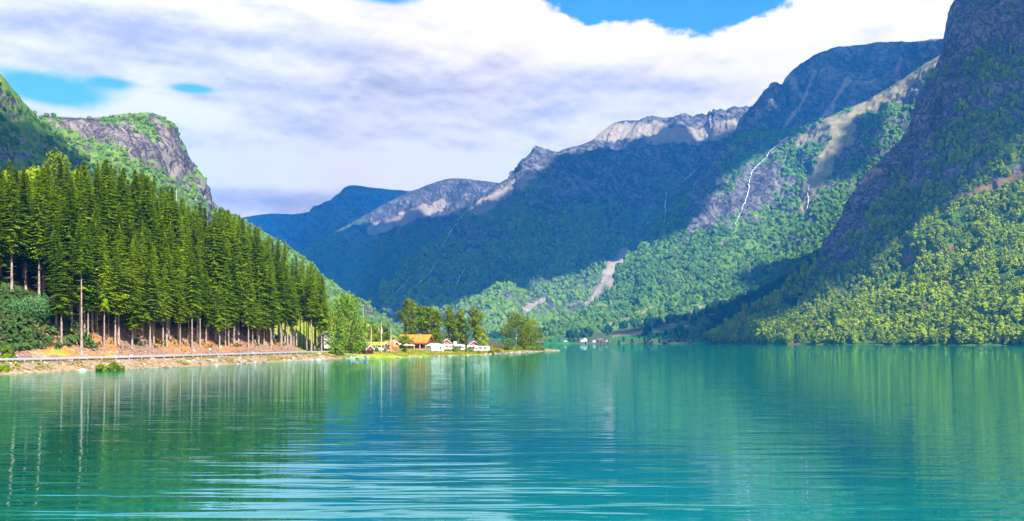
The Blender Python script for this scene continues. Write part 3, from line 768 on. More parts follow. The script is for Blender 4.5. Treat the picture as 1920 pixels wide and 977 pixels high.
def spruce_meshes(seed, H=30.0, cb=0.30, rmax=3.1):
    r = np.random.default_rng(seed)
    lean = r.normal(size=2) * 0.25
    zs = np.linspace(0, H, 9); pts = [(lean[0] * (z / H) ** 2, lean[1] * (z / H) ** 2, z) for z in zs]
    parts = [tube(pts, [0.30 * (1 - 0.97 * (z / H) ** 0.8) + (0.10 if z == 0 else 0) for z in zs], 7)]
    for k in range(26):                                                     # dead twigs on the bare lower stem
        z = r.uniform(2.0, H * (cb + 0.15)); a = r.uniform(0, 6.28); L = r.uniform(0.5, 1.8)
        parts.append(tube([(0, 0, z), (math.cos(a) * L, math.sin(a) * L, z - 0.15 * L)], [0.035, 0.01], 3))
    tr = join([(V, F) for V, F in parts])
    V, F, T = [], [], []
    z = H * cb; o = 0
    while z < H - 0.3:
        t = (z - H * cb) / (H * (1 - cb)); L0 = rmax * 1.28 * (1 - t) ** 0.85 * (0.55 + 0.45 * min(1, t * 6)) + 0.15
        nb = int(7 + 4 * (1 - t)); a0 = r.uniform(0, 6.28)
        for k in range(nb):
            L = L0 * r.uniform(0.6, 1.22); a = a0 + 6.283 * k / nb + r.normal() * 0.2; d = np.array([math.cos(a), math.sin(a), 0]); s = np.array([-d[1], d[0], 0])
            up = 0.30 * (t - 0.45) + r.normal() * 0.08; tint = np.clip(0.35 + 0.25 * r.normal(), 0, 1)
            def pt(q): return np.array([0, 0, z + r.normal() * 0.02]) + d * L * q + np.array([0, 0, L * (up * q - 0.34 * q * q + 0.16 * q ** 4)])
            q0 = 0.04
            ql = np.linspace(q0, 1, 5); w = 0.22 * L + 0.18
            for m_ in range(4):
                p0, p1 = pt(ql[m_]), pt(ql[m_ + 1]); wm = w * (1.15 - 0.75 * ql[m_ + 1]) * r.uniform(0.8, 1.3)
                for sg in (-1, 1):                                          # side sprays, hanging a little
                    tip = p1 + d * wm * 0.5 + s * sg * wm * 1.25 + np.array([0, 0, -0.28 * wm - 0.1 * r.random()])
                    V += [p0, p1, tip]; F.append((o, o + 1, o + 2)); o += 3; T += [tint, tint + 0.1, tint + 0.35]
                if m_ % 2 == 0:
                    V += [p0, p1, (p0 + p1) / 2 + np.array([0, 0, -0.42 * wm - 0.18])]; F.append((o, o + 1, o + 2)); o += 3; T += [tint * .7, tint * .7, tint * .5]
            p0 = pt(0.9); V += [p0 - s * 0.1, p0 + s * 0.1, pt(1.12) + np.array([0, 0, 0.03])]; F.append((o, o + 1, o + 2)); o += 3; T += [tint + .2, tint + .2, tint + .6]
        z += (0.50 + 0.25 * r.random()) * (0.65 if t > 0.8 else 1)
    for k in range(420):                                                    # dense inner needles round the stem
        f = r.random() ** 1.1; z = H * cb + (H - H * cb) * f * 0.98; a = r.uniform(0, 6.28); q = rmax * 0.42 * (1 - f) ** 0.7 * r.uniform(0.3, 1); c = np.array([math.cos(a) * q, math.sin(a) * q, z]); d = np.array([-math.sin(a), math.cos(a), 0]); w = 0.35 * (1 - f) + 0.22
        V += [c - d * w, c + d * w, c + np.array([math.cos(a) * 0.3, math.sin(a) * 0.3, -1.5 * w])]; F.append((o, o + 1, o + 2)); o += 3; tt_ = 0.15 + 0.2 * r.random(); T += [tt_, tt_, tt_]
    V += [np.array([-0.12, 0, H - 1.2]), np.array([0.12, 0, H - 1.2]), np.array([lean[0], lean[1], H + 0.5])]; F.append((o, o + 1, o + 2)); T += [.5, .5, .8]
    V = np.array(V); k = np.clip(V[:, 2] / H, 0, 1) ** 2; V[:, 0] += lean[0] * k; V[:, 1] += lean[1] * k
    return tr, (V, np.array(F)), np.clip(T, 0, 1)


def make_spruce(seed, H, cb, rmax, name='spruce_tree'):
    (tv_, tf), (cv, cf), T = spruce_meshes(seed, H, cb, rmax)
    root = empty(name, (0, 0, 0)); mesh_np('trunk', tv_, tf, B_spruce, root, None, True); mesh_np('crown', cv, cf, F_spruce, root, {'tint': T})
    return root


def make_broadleaf(name, seed, H=14.0, W=5.0, cb=0.25, nl=22, per=90, leaf=0.42, mat=None, bk=None, column=0.0, stems=1, top=1.0):
    """trunk with limbs, crown of many leaf cards in uneven clumps"""
    r = np.random.default_rng(seed); parts = []; lobes = []
    for st in range(stems):
        sx, sy = (r.normal(size=2) * 0.10 * W if stems > 1 else (0, 0)); bx, by = r.normal(size=2) * 0.03 * H
        zs = np.linspace(0, H * 0.9, 6); pts = [(sx * (z / H) * 2.2 + bx * (z / H) ** 2 + 0.1 * math.sin(z), sy * (z / H) * 2.2 + by * (z / H) ** 2, z) for z in zs]
        parts.append(tube(pts, [0.022 * H * (1 - 0.85 * z / H) / (stems ** 0.5) for z in zs], 7))
        for k in range(max(4, nl // (2 * stems))):
            f = r.uniform(cb * 0.9, 0.85); i = int(f * 5 / 0.9); p = np.array(pts[min(i, 5)]); a = r.uniform(0, 6.28); L = W * 0.5 * r.uniform(0.4, 0.9) * (1 - f * 0.5)
            q = p + np.array([math.cos(a) * L, math.sin(a) * L, L * 0.8]); parts.append(tube([p, (p + q) / 2 + np.array([0, 0, -0.08 * L]), q], [0.007 * H * (1 - f * .5), 0.004 * H, 0.002 * H], 4))
    for k in range(nl):
        f = (k + r.random()) / nl; z = H * (cb + (1 - cb) * f * 0.97)
        env = max(0.2, 1 - abs((2 * f - 0.86) / 1.30) ** 2.8); a = r.uniform(0, 6.28); rad = W * 0.5 * env * math.sqrt(r.random()) * 0.85
        s = W * r.uniform(0.13, 0.24) * (0.7 + 0.5 * env); lobes.append((bx * f + rad * math.cos(a), by * f + rad * math.sin(a), z - s * 0.4, s, s, s * r.uniform(0.75, 1.15)))
    V, F, T, T2 = leaf_lobes(lobes, per, leaf, r)
    tv_, tf = join(parts); root = empty(name, (0, 0, 0))
    mesh_np('trunk', tv_, tf, bk or B_birch, root, None, True); mesh_np('crown', V, F, mat or F_birch, root, {'tint': T, 'tint2': T2})
    return root


def put(proto, used, x, y, z, s=(1, 1, 1), rz=0.0):
    o = proto if not used else copy_tree(proto)
    o.location = (x, y, z); o.scale = s if isinstance(s, tuple) else (s, s, s); o.rotation_euler = (0, 0, rz)
    return o


# ------------------------------------------------------------ the spruce plantation
SKYX = [-80, 0, 12, 25, 45, 60, 80, 105, 125, 140, 165, 180, 200, 220, 235, 255, 275, 290, 305, 320, 335, 350, 370, 400, 420, 440, 455, 468, 482, 497, 510, 527, 546, 561, 571, 580, 591, 600, 610, 614, 640]
SKYY = [300, 312, 320, 292, 315, 318, 310, 283, 296, 312, 300, 304, 298, 310, 314, 318, 316, 330, 334, 352, 372, 376, 378, 386, 394, 398, 408, 418, 425, 440, 448, 446, 447, 462, 474, 478, 488, 500, 520, 548, 700]
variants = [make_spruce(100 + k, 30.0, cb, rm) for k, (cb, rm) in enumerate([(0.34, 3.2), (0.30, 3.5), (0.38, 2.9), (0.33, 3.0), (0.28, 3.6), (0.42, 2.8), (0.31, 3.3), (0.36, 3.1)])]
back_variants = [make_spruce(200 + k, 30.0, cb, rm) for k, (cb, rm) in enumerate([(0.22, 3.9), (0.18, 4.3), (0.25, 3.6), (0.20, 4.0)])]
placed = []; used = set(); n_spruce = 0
r = random.Random(5)


def clear(x, y, d): return all((x - a) ** 2 + (y - b_) ** 2 > d * d for a, b_ in placed)


cand = []
for row, off in enumerate([17.5, 20.5, 24, 27.5, 31.5, 36, 42, 49, 57, 67, 78, 92, 108]):
    st = [2.6, 3.1, 3.6, 4.2, 5.2, 6.0, 7.0, 7.6, 8.0, 8.5, 9, 10, 11][row]
    for (x, y) in along(118, 330, st, off): cand.append((row, x + r.uniform(-1.1, 1.1), y + r.uniform(-1.1, 1.1)))
for row, x, y in cand:
    px = CX + x / y * FPX
    if px < -45 or px > 612: continue
    if px < 100 and row < 4: continue                               # the open bank with young broadleaf trees
    if px > 560 and row > 8: continue
    if not clear(x, y, 1.9): continue
    z = hz(x, y)
    topz = EYE + (HY - np.interp(px, SKYX, SKYY)) / FPX * y; allow = topz - z
    H = min((27 if row < 2 else 33 if row < 6 else 36) * r.uniform(0.70, 1.10), allow * r.uniform(0.86, 1.0))
    if row >= (3 if px < 400 else 1) and 14 < allow < 46 and r.random() < ((0.35 if row < 6 else 0.6) if px < 400 else 0.7): H = allow * r.uniform(0.96, 1.03)
    if H < 13 or (row >= 4 and n_spruce > 292): continue
    vs = variants if row < 5 else back_variants
    p = vs[r.randrange(len(vs))]; s = H / 30.0; sx = (0.55 + 0.45 * s) * r.uniform(0.78, 1.3) * (0.92 if row < 3 else 1.1)
    o = put(p, p.name in used, x, y, z - 0.25, (sx, sx, s), r.uniform(0, 6.28)); used.add(p.name)
    placed.append((x, y)); n_spruce += 1
    if row < 3: tag(o, 'tall spruce with a pale bare lower trunk in the front rows above the guardrail', 'tree', 'front-row spruces along the lakeside road')
    elif allow - H < 4: tag(o, 'spruce whose pointed top stands on the skyline of the plantation', 'tree', 'skyline spruces of the plantation')
    else: tag(o, 'dark green spruce hemmed in by other spruces in the middle of the plantation', 'tree', 'inner spruces of the plantation')
o = make_spruce(777, 31.0, 0.60, 1.9); p_ = (153 - CX) / FPX * 199; o.location = (p_, 199, hz(p_, 199) - 0.3); tag(o, 'thin-crowned spruce with the tallest bare pale trunk, in front of the others above the bushes', 'tree')
for px, d in ((575, 318), (584, 312), (590, 322), (597, 330), (603, 318), (606, 336), (600, 345), (585, 340), (570, 335), (592, 352), (578, 350), (563, 326), (556, 318), (548, 322), (609, 349)):
    x = (px - CX) / FPX * d; z = hz(x, d); allow = EYE + (HY - np.interp(px, SKYX, SKYY)) / FPX * d - z; H = min(38, allow) * r.uniform(0.88, 1.0)
    p = variants[r.randrange(8)]; s = H / 30; sx = (0.55 + 0.45 * s) * r.uniform(0.9, 1.1); o = put(p, True, x, d, z - 0.25, (sx, sx, s), r.uniform(0, 6.28))
    tag(o, 'spruce at the right-hand end of the plantation, close to the white house', 'tree', 'spruces at the end of the plantation')
# ------------------------------------------------------------ broadleaf wood on the right-hand slope
def low_tree(seed, H, W, nl, per, leaf):
    r = np.random.default_rng(seed); lobes = []
    for k in range(nl):
        f = (k + 0.5) / nl; a = r.uniform(0, 6.28); env = math.sin(math.pi * (0.15 + 0.8 * f)) ** 0.6; rad = W * 0.32 * env * math.sqrt(r.random()); s = W * r.uniform(0.17, 0.28)
        lobes.append((rad * math.cos(a), rad * math.sin(a), H * (0.2 + 0.72 * f), s, s, s * 1.1))
    return leaf_lobes(lobes, per, leaf, r, 0.5)


cl = np.clip((mE.veg - 0.25) * 2.5, 0, 1) * (1 - np.clip(mE.bare * 2.2, 0, 1)) * (mE.V[..., 2] > 1.5)
lows = [low_tree(300 + k, 1.0, 0.72, 7, 16, 0.125) for k in range(6)]
def wood(n, wgt, hmin, hmax, seed):
    pos, j, i = cell_pick(mE, n, wgt, seed); r = np.random.default_rng(seed); Vs, Fs, Ts, o = [], [], [], 0
    kind = r.integers(0, 6, n); pt = 0.5 + 0.9 * pn(pos / 60.0); ang = r.uniform(0, 6.28, n)
    for k in range(6):
        q = np.where(kind == k)[0]; V, F, T, _ = lows[k]; nV = len(V); ca, sa = np.cos(ang[q])[:, None], np.sin(ang[q])[:, None]
        h = r.uniform(hmin, hmax, len(q))[:, None] * r.uniform(0.7, 1.05, (len(q), 1)); w = h * r.uniform(0.8, 1.25, (len(q), 1))
        x = (V[None, :, 0] * ca - V[None, :, 1] * sa) * w; y = (V[None, :, 0] * sa + V[None, :, 1] * ca) * w; z = V[None, :, 2] * h - 0.6
        Vs.append((np.stack([x, y, z], -1) + pos[q][:, None]).reshape(-1, 3)); Fs.append((F[None] + (np.arange(len(q)) * nV)[:, None, None]).reshape(-1, 4) + o); o += len(q) * nV
        tr = (r.random(len(q)) * 0.55 + pt[q] * 0.45)[:, None]; Ts.append((tr * 0.75 + T[None] * 0.35).ravel())
    return np.concatenate(Vs), np.concatenate(Fs), np.clip(np.concatenate(Ts), 0, 1)


thin = np.clip(0.55 + 1.3 * fbm(mE.V / 45.0 + 3, 4), 0.03, 1)
V, F, T = wood(4800, cl * thin, 10, 24, 41)
tag(mesh_np('distant_woods', V, F, F_slope, None, {'tint': T}), kind='stuff')
# the trees standing largest, low on the slope, one by one
protos = [make_broadleaf('slope_tree', 400 + k, 15, [8.5, 7, 10, 6.5, 9, 7.5][k], [0.12, 0.16, 0.1, 0.2, 0.12, 0.16][k], 14, 26, 0.95, F_slope, B_birch) for k in range(6)]
lo = cl * (mE.py > 470) * (mE.px > 1330) * np.clip((mE.py - 470) / 100 + 0.25, 0, 1)
pos, j, i = cell_pick(mE, 290, lo, 43)
r = random.Random(8); used = set()
for k, p_ in enumerate(pos):
    pr = protos[k % 6]; s = r.uniform(0.8, 1.35)
    o = put(pr, pr.name in used, p_[0], p_[1], p_[2] - 0.8, (s * r.uniform(.9, 1.1), s * r.uniform(.9, 1.1), s * r.uniform(.85, 1.1)), r.uniform(0, 6.28)); used.add(pr.name)
    tag(o, 'leafy green tree among many like it low on the wooded slope across the lake', 'tree', 'trees low on the wooded right-hand slope')

# dark trees dotted over the fields at the head of the lake
fprotos = [make_broadleaf('field_tree', 430 + k, 15, [9, 6, 11][k], 0.05, 10, 22, 1.3, F_dark, B_dark) for k in range(3)]
used = set()
FT = [(1068, 635, 1960, 1.5), (1076, 634, 1970, 1.7), (1084, 636, 1950, 1.0), (1048, 637, 1960, 0.8), (1102, 634, 2060, 0.8), (1160, 640, 1930, 0.9), (1186, 640, 1930, 1.3), (1210, 643, 1925, 1.7), (1218, 643, 1925, 2.0), (1236, 641, 1930, 1.2),
      (1244, 643, 1920, 1.7), (1252, 643, 1920, 1.8), (1262, 640, 1940, 2.6), (1272, 638, 1960, 2.4), (1280, 640, 1940, 2.0), (1300, 640, 1950, 1.0), (1292, 643, 1900, 0.9), (1170, 633, 2050, 1.1), (1140, 640, 1940, 0.8), (1126, 641, 1930, 0.7),
      (1316, 630, 2100, 1.7), (1326, 628, 2100, 1.4), (1098, 643, 1915, 0.7), (1032, 640, 1935, 0.8), (1335, 641, 1850, 1.1), (1198, 628, 2150, 1.2)]
dgr = bpy.context.evaluated_depsgraph_get()
def ray(px, py):
    d = Vector(((px - CX) / FPX, 1, (HY - py) / FPX)).normalized(); return SC.ray_cast(dgr, Vector((0, 0, EYE)), d)
def mf_z(x, y):
    """height of the valley floor at x, y"""
    k = np.argmin((mF.V[..., 0] - x) ** 2 + (mF.V[..., 1] - y) ** 2); return float(mF.V[..., 2].ravel()[k])
for k, (px, py, d, s) in enumerate(FT):
    x = (px - CX) / FPX * d; z = mf_z(x, d); pr = fprotos[k % 3]; s *= 0.75
    o = put(pr, pr.name in used, x, d, max(z, 0.2) - 0.5, (s, s, s * 0.9), k * 1.3); used.add(pr.name)
    tag(o, 'dark round tree among others on the green fields at the head of the lake', 'tree', 'dark trees dotted over the far fields')
# ------------------------------------------------------------ shape helpers for built things
class MB:
    def __init__(s): s.v, s.f = [], []
    def add(s, V, F): o = len(s.v); s.v += [tuple(map(float, q)) for q in V]; s.f += [tuple(i + o for i in f) for f in F]; return s
    def box(s, x, y, z, sx, sy, sz):
        """x, y centre, z underside"""
        V = [(x + a * sx / 2, y + b_ * sy / 2, z + c * sz) for c in (0, 1) for a, b_ in ((-1, -1), (1, -1), (1, 1), (-1, 1))]
        return s.add(V, [(3, 2, 1, 0), (4, 5, 6, 7), (0, 1, 5, 4), (1, 2, 6, 5), (2, 3, 7, 6), (3, 0, 4, 7)])
    def extrude(s, prof, y0, y1):
        """profile in x-z, extruded along y"""
        n = len(prof); V = [(x, y0, z) for x, z in prof] + [(x, y1, z) for x, z in prof]
        return s.add(V, [tuple(range(n))[::-1], tuple(range(n, 2 * n))] + [(i, (i + 1) % n, n + (i + 1) % n, n + i) for i in range(n)])
    def cyl(s, p0, p1, r0, r1=None, n=8):
        V, F = tube([p0, p1], [r0, r0 if r1 is None else r1], n); m = len(V) // 2
        return s.add(V, [tuple(f) for f in F] + [tuple(range(m))[::-1], tuple(range(m, 2 * m))])
    def build(s, name, mat, parent=None, bevel=0.0):
        me = bpy.data.meshes.new(name); me.from_pydata(s.v, [], s.f); me.materials.append(mat); me.update()
        o = bpy.data.objects.new(name, me); COL.objects.link(o)
        if parent: o.parent = parent
        if bevel: mod = o.modifiers.new('bevel', 'BEVEL'); mod.width = bevel; mod.segments = 2; mod.limit_method = 'ANGLE'
        return o


red = plain('red_boards', (0.50, 0.035, 0.025), 0.6); dark_red = plain('dark_red_boards', (0.22, 0.03, 0.025), 0.7)
white = plain('white_paint_wall', (0.60, 0.59, 0.57), 0.5, 0.05); slate = plain('grey_roofing', (0.13, 0.13, 0.15), 0.7)
glass = plain('dark_glass', (0.03, 0.04, 0.055), 0.1); dark = plain('dark_boards_and_shade', (0.02, 0.018, 0.015), 0.9); steel = plain('galvanised_steel', (0.50, 0.53, 0.57), 0.45, 0.08, metallic=0.3)
canvas = plain('white_canvas', (0.62, 0.60, 0.58), 0.8, 0.04); pink = plain('pink_cloth', (0.75, 0.38, 0.36), 0.8); orange_c = plain('orange_cloth', (0.80, 0.25, 0.02), 0.8)
wood_m = plain('weathered_wood', (0.30, 0.20, 0.12), 0.8, 0.25); pinew = plain('fresh_wood', (0.50, 0.28, 0.10), 0.7, 0.2); turf = plain('turf_roof_grass', (0.40, 0.19, 0.025), 0.95, 0.5, 1.6)
turf2 = plain('green_turf', (0.30, 0.30, 0.03), 0.95, 0.5, 1.6); blue_p = plain('blue_paint', (0.04, 0.12, 0.42), 0.5); teal = plain('teal_cover', (0.05, 0.30, 0.28), 0.6); rubber = plain('tyre_rubber', (0.02, 0.02, 0.02), 0.8)
concrete = plain('concrete', (0.30, 0.29, 0.27), 0.9, 0.2); yellow = plain('yellow_cloth', (0.75, 0.70, 0.03), 0.7); skin = plain('skin', (0.50, 0.30, 0.22), 0.6, 0.05); red_c = plain('red_cloth', (0.62, 0.04, 0.03), 0.8)
blue_c = plain('blue_cloth', (0.05, 0.10, 0.30), 0.8); hair_m = plain('brown_hair', (0.08, 0.05, 0.03), 0.8); green_p = plain('green_paint', (0.10, 0.32, 0.20), 0.6); cream = plain('cream_paint', (0.70, 0.64, 0.48), 0.6)


def spot(px, d, dz=0.0): x = (px - CX) / FPX * d; return (x, d, hz(x, d) + dz)
def yof(p): return HY - (p[2] - EYE) / p[1] * FPX


# ------------------------------------------------------------ guardrail along the path
gr = empty('guardrail', (0, 0, 0)); tag(gr, 'long low galvanised steel guardrail between the lakeside road and the stony bank', 'guardrail')
line = along(60, 309, 2.0, 5.2); prof = [(0, 0.40), (-0.05, 0.46), (0.03, 0.53), (0.03, 0.57), (-0.05, 0.64), (-0.05, 0.68), (0.03, 0.75), (0.0, 0.78)]
prof = [(a, z + 0.05) for a, z in prof]
tn = np.gradient(line, axis=0); tn /= np.linalg.norm(tn, axis=1)[:, None]; nrm = np.stack([tn[:, 1], -tn[:, 0]], -1)
zz = np.array([hz(*p_) for p_ in line]); zz = np.convolve(np.pad(zz, 6, 'edge'), np.ones(13) / 13, 'valid')
full = prof + [(a - 0.05, z) for a, z in prof[::-1]]; K = len(full)
V = np.array([[line[i, 0] + nrm[i, 0] * (a + 0.1), line[i, 1] + nrm[i, 1] * (a + 0.1), zz[i] + z] for i in range(len(line)) for a, z in full])
F = [(i * K + k, i * K + (k + 1) % K, (i + 1) * K + (k + 1) % K, (i + 1) * K + k) for i in range(len(line) - 1) for k in range(K)]
mesh_np('rail', V, F, steel, gr)
for i in range(0, len(line), 2):
    MB().box(line[i, 0], line[i, 1], zz[i] - 0.5, 0.14, 0.14, 1.22).build('post', steel, gr)


# ------------------------------------------------------------ houses and cabins
def gable_house(name, px, d, w, l, h, rh, wall, roofm, rz, label, cat, over=0.35, trim=white, front=(), side=(), dz=0.0, chimney=False, rt=0.14, group=None, z=None):
    """gable end faces local -y (width w), roof runs back l; front/side: (x, z, w, h, 'window'|'door'|'opening')"""
    p_ = spot(px, d, dz)
    if z is not None: p_ = (p_[0], p_[1], z)
    root = empty(name, p_, rz); tag(root, label, cat, group)
    MB().extrude([(-w / 2, -0.6), (w / 2, -0.6), (w / 2, h), (0, h + rh), (-w / 2, h)], -l / 2, l / 2).build('wall', wall, root)
    sl = rh / (w / 2); e = over; rf = MB()
    for sg in (-1, 1):
        rf.extrude([(0, h + rh + 0.01), (sg * (w / 2 + e), h - e * sl + 0.01), (sg * (w / 2 + e), h - e * sl + rt), (0, h + rh + rt + 0.02)], -l / 2 - e, l / 2 + e)
    ro = rf.build('roof', roofm, root)
    if chimney: MB().box(w * 0.1, l * 0.1, h + rh * 0.6, 0.6, 0.6, rh * 0.4 + 0.9).build('chimney', slate, ro)
    tr = MB()
    for yy in (-l / 2 - e - 0.05, l / 2 + e + 0.05):
        for sg in (-1, 1): tr.extrude([(0, h + rh - 0.12), (sg * (w / 2 + e), h - e * sl - 0.12), (sg * (w / 2 + e), h - e * sl + rt + 0.03), (0, h + rh + rt + 0.05)], yy - 0.04, yy + 0.04)
    tr.build('trim', trim, root)
    for (x, z, ww, hh, kd) in front:
        f = MB().box(x, -l / 2 - 0.04, z - 0.1, ww + 0.22, 0.08, hh + 0.2).build('window' if kd == 'window' else kd, trim if kd != 'inside_shade' else dark, root)  # dark panel on the closed wall stands in for the shaded inside
        if kd != 'inside_shade':
            MB().box(x, -l / 2 - 0.09, z, ww * 0.86, 0.04, hh * (1 if kd == 'window' else 0.45)).build('pane', glass, f)
    for (y, z, ww, hh, kd) in side:
        for sg in (-1, 1):
            f = MB().box(sg * (w / 2 + 0.04), y, z - 0.1, 0.08, ww + 0.22, hh + 0.2).build('window', trim, root); MB().box(sg * (w / 2 + 0.09), y, z, 0.04, ww * 0.86, hh).build('pane', glass, f)
    return root


# boathouse by the slipway
bh = gable_house('boathouse', 687, 324, 3.2, 4.6, 1.5, 1.3, dark_red, slate, R(40), 'small grey-roofed boathouse with a red gable and open dark front beside the slipway', 'boathouse', trim=white,
                 front=[(0, 0.05, 2.5, 1.15, 'inside_shade')], dz=0.1)
# restaurant under a turf roof
rs = empty('restaurant', spot(779, 396), R(-14)); tag(rs, 'large red restaurant with a broad golden turf roof and open dark terrace behind the marquee', 'restaurant')
MB().extrude([(0, -0.5), (9, -0.5), (9, 3.0), (4.5, 5.9), (0, 3.0)], -7, 7)
W_, L_ = 9.0, 14.0
def across(prof, x0, x1):
    b_ = MB(); b_.extrude(prof, x0, x1); b_.v = [(y, x, z) for x, y, z in b_.v]; return b_            # profile in y-z, run along x
across([(-3.2, -0.5), (4.5, -0.5), (4.5, 3.0), (0.5, 5.7), (-3.2, 3.2)], -6.4, 6.4).build('wall', dark_red, rs)
rf = MB(); rf.v, rf.f = [], []
a_ = across([(0.5, 5.9), (-5.6, 2.35), (-5.6, 2.75), (0.5, 6.4)], -7.4, 7.4); c_ = across([(0.5, 5.9), (5.2, 2.7), (5.2, 3.1), (0.5, 6.4)], -7.4, 7.4)
a_.add(c_.v, c_.f).build('roof', turf, rs)
across([(-5.6, 2.15), (-5.68, 2.15), (-5.68, 2.72), (-5.6, 2.72)], -7.4, 7.4).build('fascia', red, rs)
for k in range(6): MB().box(-6.6 + k * 2.64, -5.2, -0.3, 0.22, 0.22, 2.75).build('post', white, rs)
MB().box(0, -4.3, -0.4, 13.4, 2.3, 0.5).build('terrace', pinew, rs)
for k in range(4):
    f = MB().box(-4.6 + k * 3.0, -3.26, 0.5, 1.7, 0.08, 1.6).build('window', white, rs); MB().box(-4.6 + k * 3.0, -3.32, 0.62, 1.4, 0.04, 1.36).build('pane', glass, f)
MB().box(1.5, 2.2, 4.5, 0.8, 0.8, 2.4).build('chimney', slate, rs)
gable_house('turf_hut', 733, 368, 4.6, 4.4, 2.0, 1.3, red, turf, R(70), 'low red hut with a golden turf roof left of the round tree by the restaurant', 'hut', side=[(0, 0.8, 1.2, 0.8, 'window')], front=[(0, 0.6, 1.4, 1.0, 'window')], rt=0.3)
gable_house('turf_hut', 707, 356, 4.2, 6.4, 1.9, 1.1, dark_red, turf2, R(84), 'low dark hut with a yellow-green turf roof behind the middle white flagpole', 'hut', side=[(0, 0.7, 1.6, 0.8, 'window')], front=[(0, 0.6, 1.4, 1.0, 'window')], rt=0.3)
gable_house('cabin', 830, 440, 5.2, 8, 2.3, 1.7, red, slate, R(28), 'red cabin with grey roof and white gable trim behind the left motorhome', 'cabin', over=0.5, front=[(0.2, 0.5, 1.8, 1.7, 'window')], side=[(-1, 0.8, 1.3, 1.0, 'window')])
gable_house('cabin', 884, 440, 5.0, 7, 2.3, 1.7, red, slate, R(20), 'red cabin with white gable trim right of the small dark spruce', 'cabin', over=0.5, front=[(0, 0.5, 1.6, 1.7, 'window')], side=[(0, 0.8, 1.2, 1.0, 'window')])
gable_house('cabin', 793, 425, 4.6, 6, 3.0, 1.7, white, slate, R(18), 'tall white-walled cabin with a red gable top just above the turf-roofed restaurant', 'cabin', over=0.5, front=[(0, 3.0, 1.2, 0.7, 'window'), (0.9, 0.5, 0.9, 1.6, 'door')])
gable_house('service_house', 774, 428, 7.5, 7, 3.4, 1.6, dark, slate, R(80), 'dark grey roofed house half hidden behind the restaurant roof', 'house')
gable_house('shed', 807, 424, 2.4, 2.6, 2.0, 0.7, white, slate, R(15), 'small white shed with one dark window right of the restaurant roof', 'shed', front=[(0, 0.7, 0.8, 0.8, 'window')])
gable_house('house', 616, 352, 6.5, 8, 4.0, 1.8, white, slate, R(30), 'white house glimpsed between the last spruces and the leaning willow', 'house', front=[(-1.2, 1, 1, 1.2, 'window'), (1.2, 1, 1, 1.2, 'window')])
for px, d, w, l, h, rh, wm, lb in ((1058, 2040, 11, 9, 4.5, 3, white, 'far white farmhouse left of the dark tree clump on the head of the lake'), (1094, 2060, 13, 12, 6, 4, white, 'large far white farmhouse right of the dark tree clump'),
                                  (1089, 2010, 9, 9, 4.5, 3, white, 'small far white farmhouse below the large white one'), (1124, 2050, 12, 10, 5, 4, dark_red, 'far red barn with a dark roof among the white farmhouses'),
                                  (1112, 2020, 10, 8, 4, 3, white, 'far white outbuilding just left of the red barn'), (1137, 2030, 10, 8, 3.5, 3, white, 'far low white house right of the red barn'),
                                  (1334, 2420, 12, 10, 5, 4, dark_red, 'lone pinkish farmhouse on the dark wooded foothill above the fields')):
    x = (px - CX) / FPX * d; gable_house('farmhouse', px, d, w, l, h, rh, wm, slate, R(35), lb, 'farmhouse', over=0.6, z=mf_z(x, d) - 0.3, front=[(-w * .22, 1.2, 1.4, 1.6, 'window'), (w * .22, 1.2, 1.4, 1.6, 'window')], rt=0.5)
for k, px in enumerate((1010, 1017)):
    d = 1903; x = (px - CX) / FPX * d
    gable_house('far_boathouse', px, d, 6, 8, 3, 2.5, dark_red if k else white, slate, R(-10), ['whitish boathouse on the far shore beyond the gravel spit', 'dark red boathouse on the far shore beyond the gravel spit'][k], 'boathouse', z=max(0.3, mf_z(x, d)), front=[(0, 0.3, 3.4, 2.4, 'inside_shade')], rt=0.4)

# ------------------------------------------------------------ tents, vehicles
mq = empty('marquee', spot(815, 384), R(38)); tag(mq, 'big white marquee with three windows in its right end, on the grass by the water', 'marquee')
hw, hl, eh, rh = 2.3, 3.2, 2.25, 0.95
V = [(-hl, -hw, -0.2), (hl, -hw, -0.2), (hl, hw, -0.2), (-hl, hw, -0.2), (-hl, -hw, eh), (hl, -hw, eh), (hl, hw, eh), (-hl, hw, eh)]
MB().add(V, [(0, 1, 5, 4), (1, 2, 6, 5), (2, 3, 7, 6), (3, 0, 4, 7)]).build('wall', canvas, mq)
V = [(-hl - .15, -hw - .15, eh - .12), (hl + .15, -hw - .15, eh - .12), (hl + .15, hw + .15, eh - .12), (-hl - .15, hw + .15, eh - .12), (-hl + 1.2, 0, eh + rh), (hl - 1.2, 0, eh + rh)]
MB().add(V, [(0, 1, 5, 4), (2, 3, 4, 5), (1, 2, 5), (3, 0, 4), (3, 2, 1, 0)]).build('roof', canvas, mq)
for k in range(3): MB().box(-1.9 + k * 0.95 + 2.4, -hw - 0.03, 0.7, 0.62, 0.04, 1.1).build('window', [pink, glass, pink][k], mq)
tp = empty('tent', spot(738, 424)); tag(tp, 'pointed white tent on the grassy rise behind the right flagpole', 'tent')
MB().cyl((0, 0, -0.3), (0, 0, 3.6), 2.3, 0.08, 14).build('canopy', canvas, tp); MB().cyl((0, 0, 3.3), (0.1, 0, 4.1), 0.05).build('pole', wood_m, tp); MB().box(0.3, -2.05, 0.1, 0.7, 0.12, 1.1).build('door', dark_red, tp)


def wheels(root, xs, y, r=0.34):
    for x in xs:
        for sy in (-1, 1):
            w = MB().cyl((x, sy * y - 0.11, r), (x, sy * y + 0.11, r), r, r, 14).build('wheel', rubber, root); MB().cyl((x, sy * (y + 0.12) - 0.01, r), (x, sy * (y + 0.12) + 0.01, r), r * 0.6, None, 12).build('rim', steel, w)


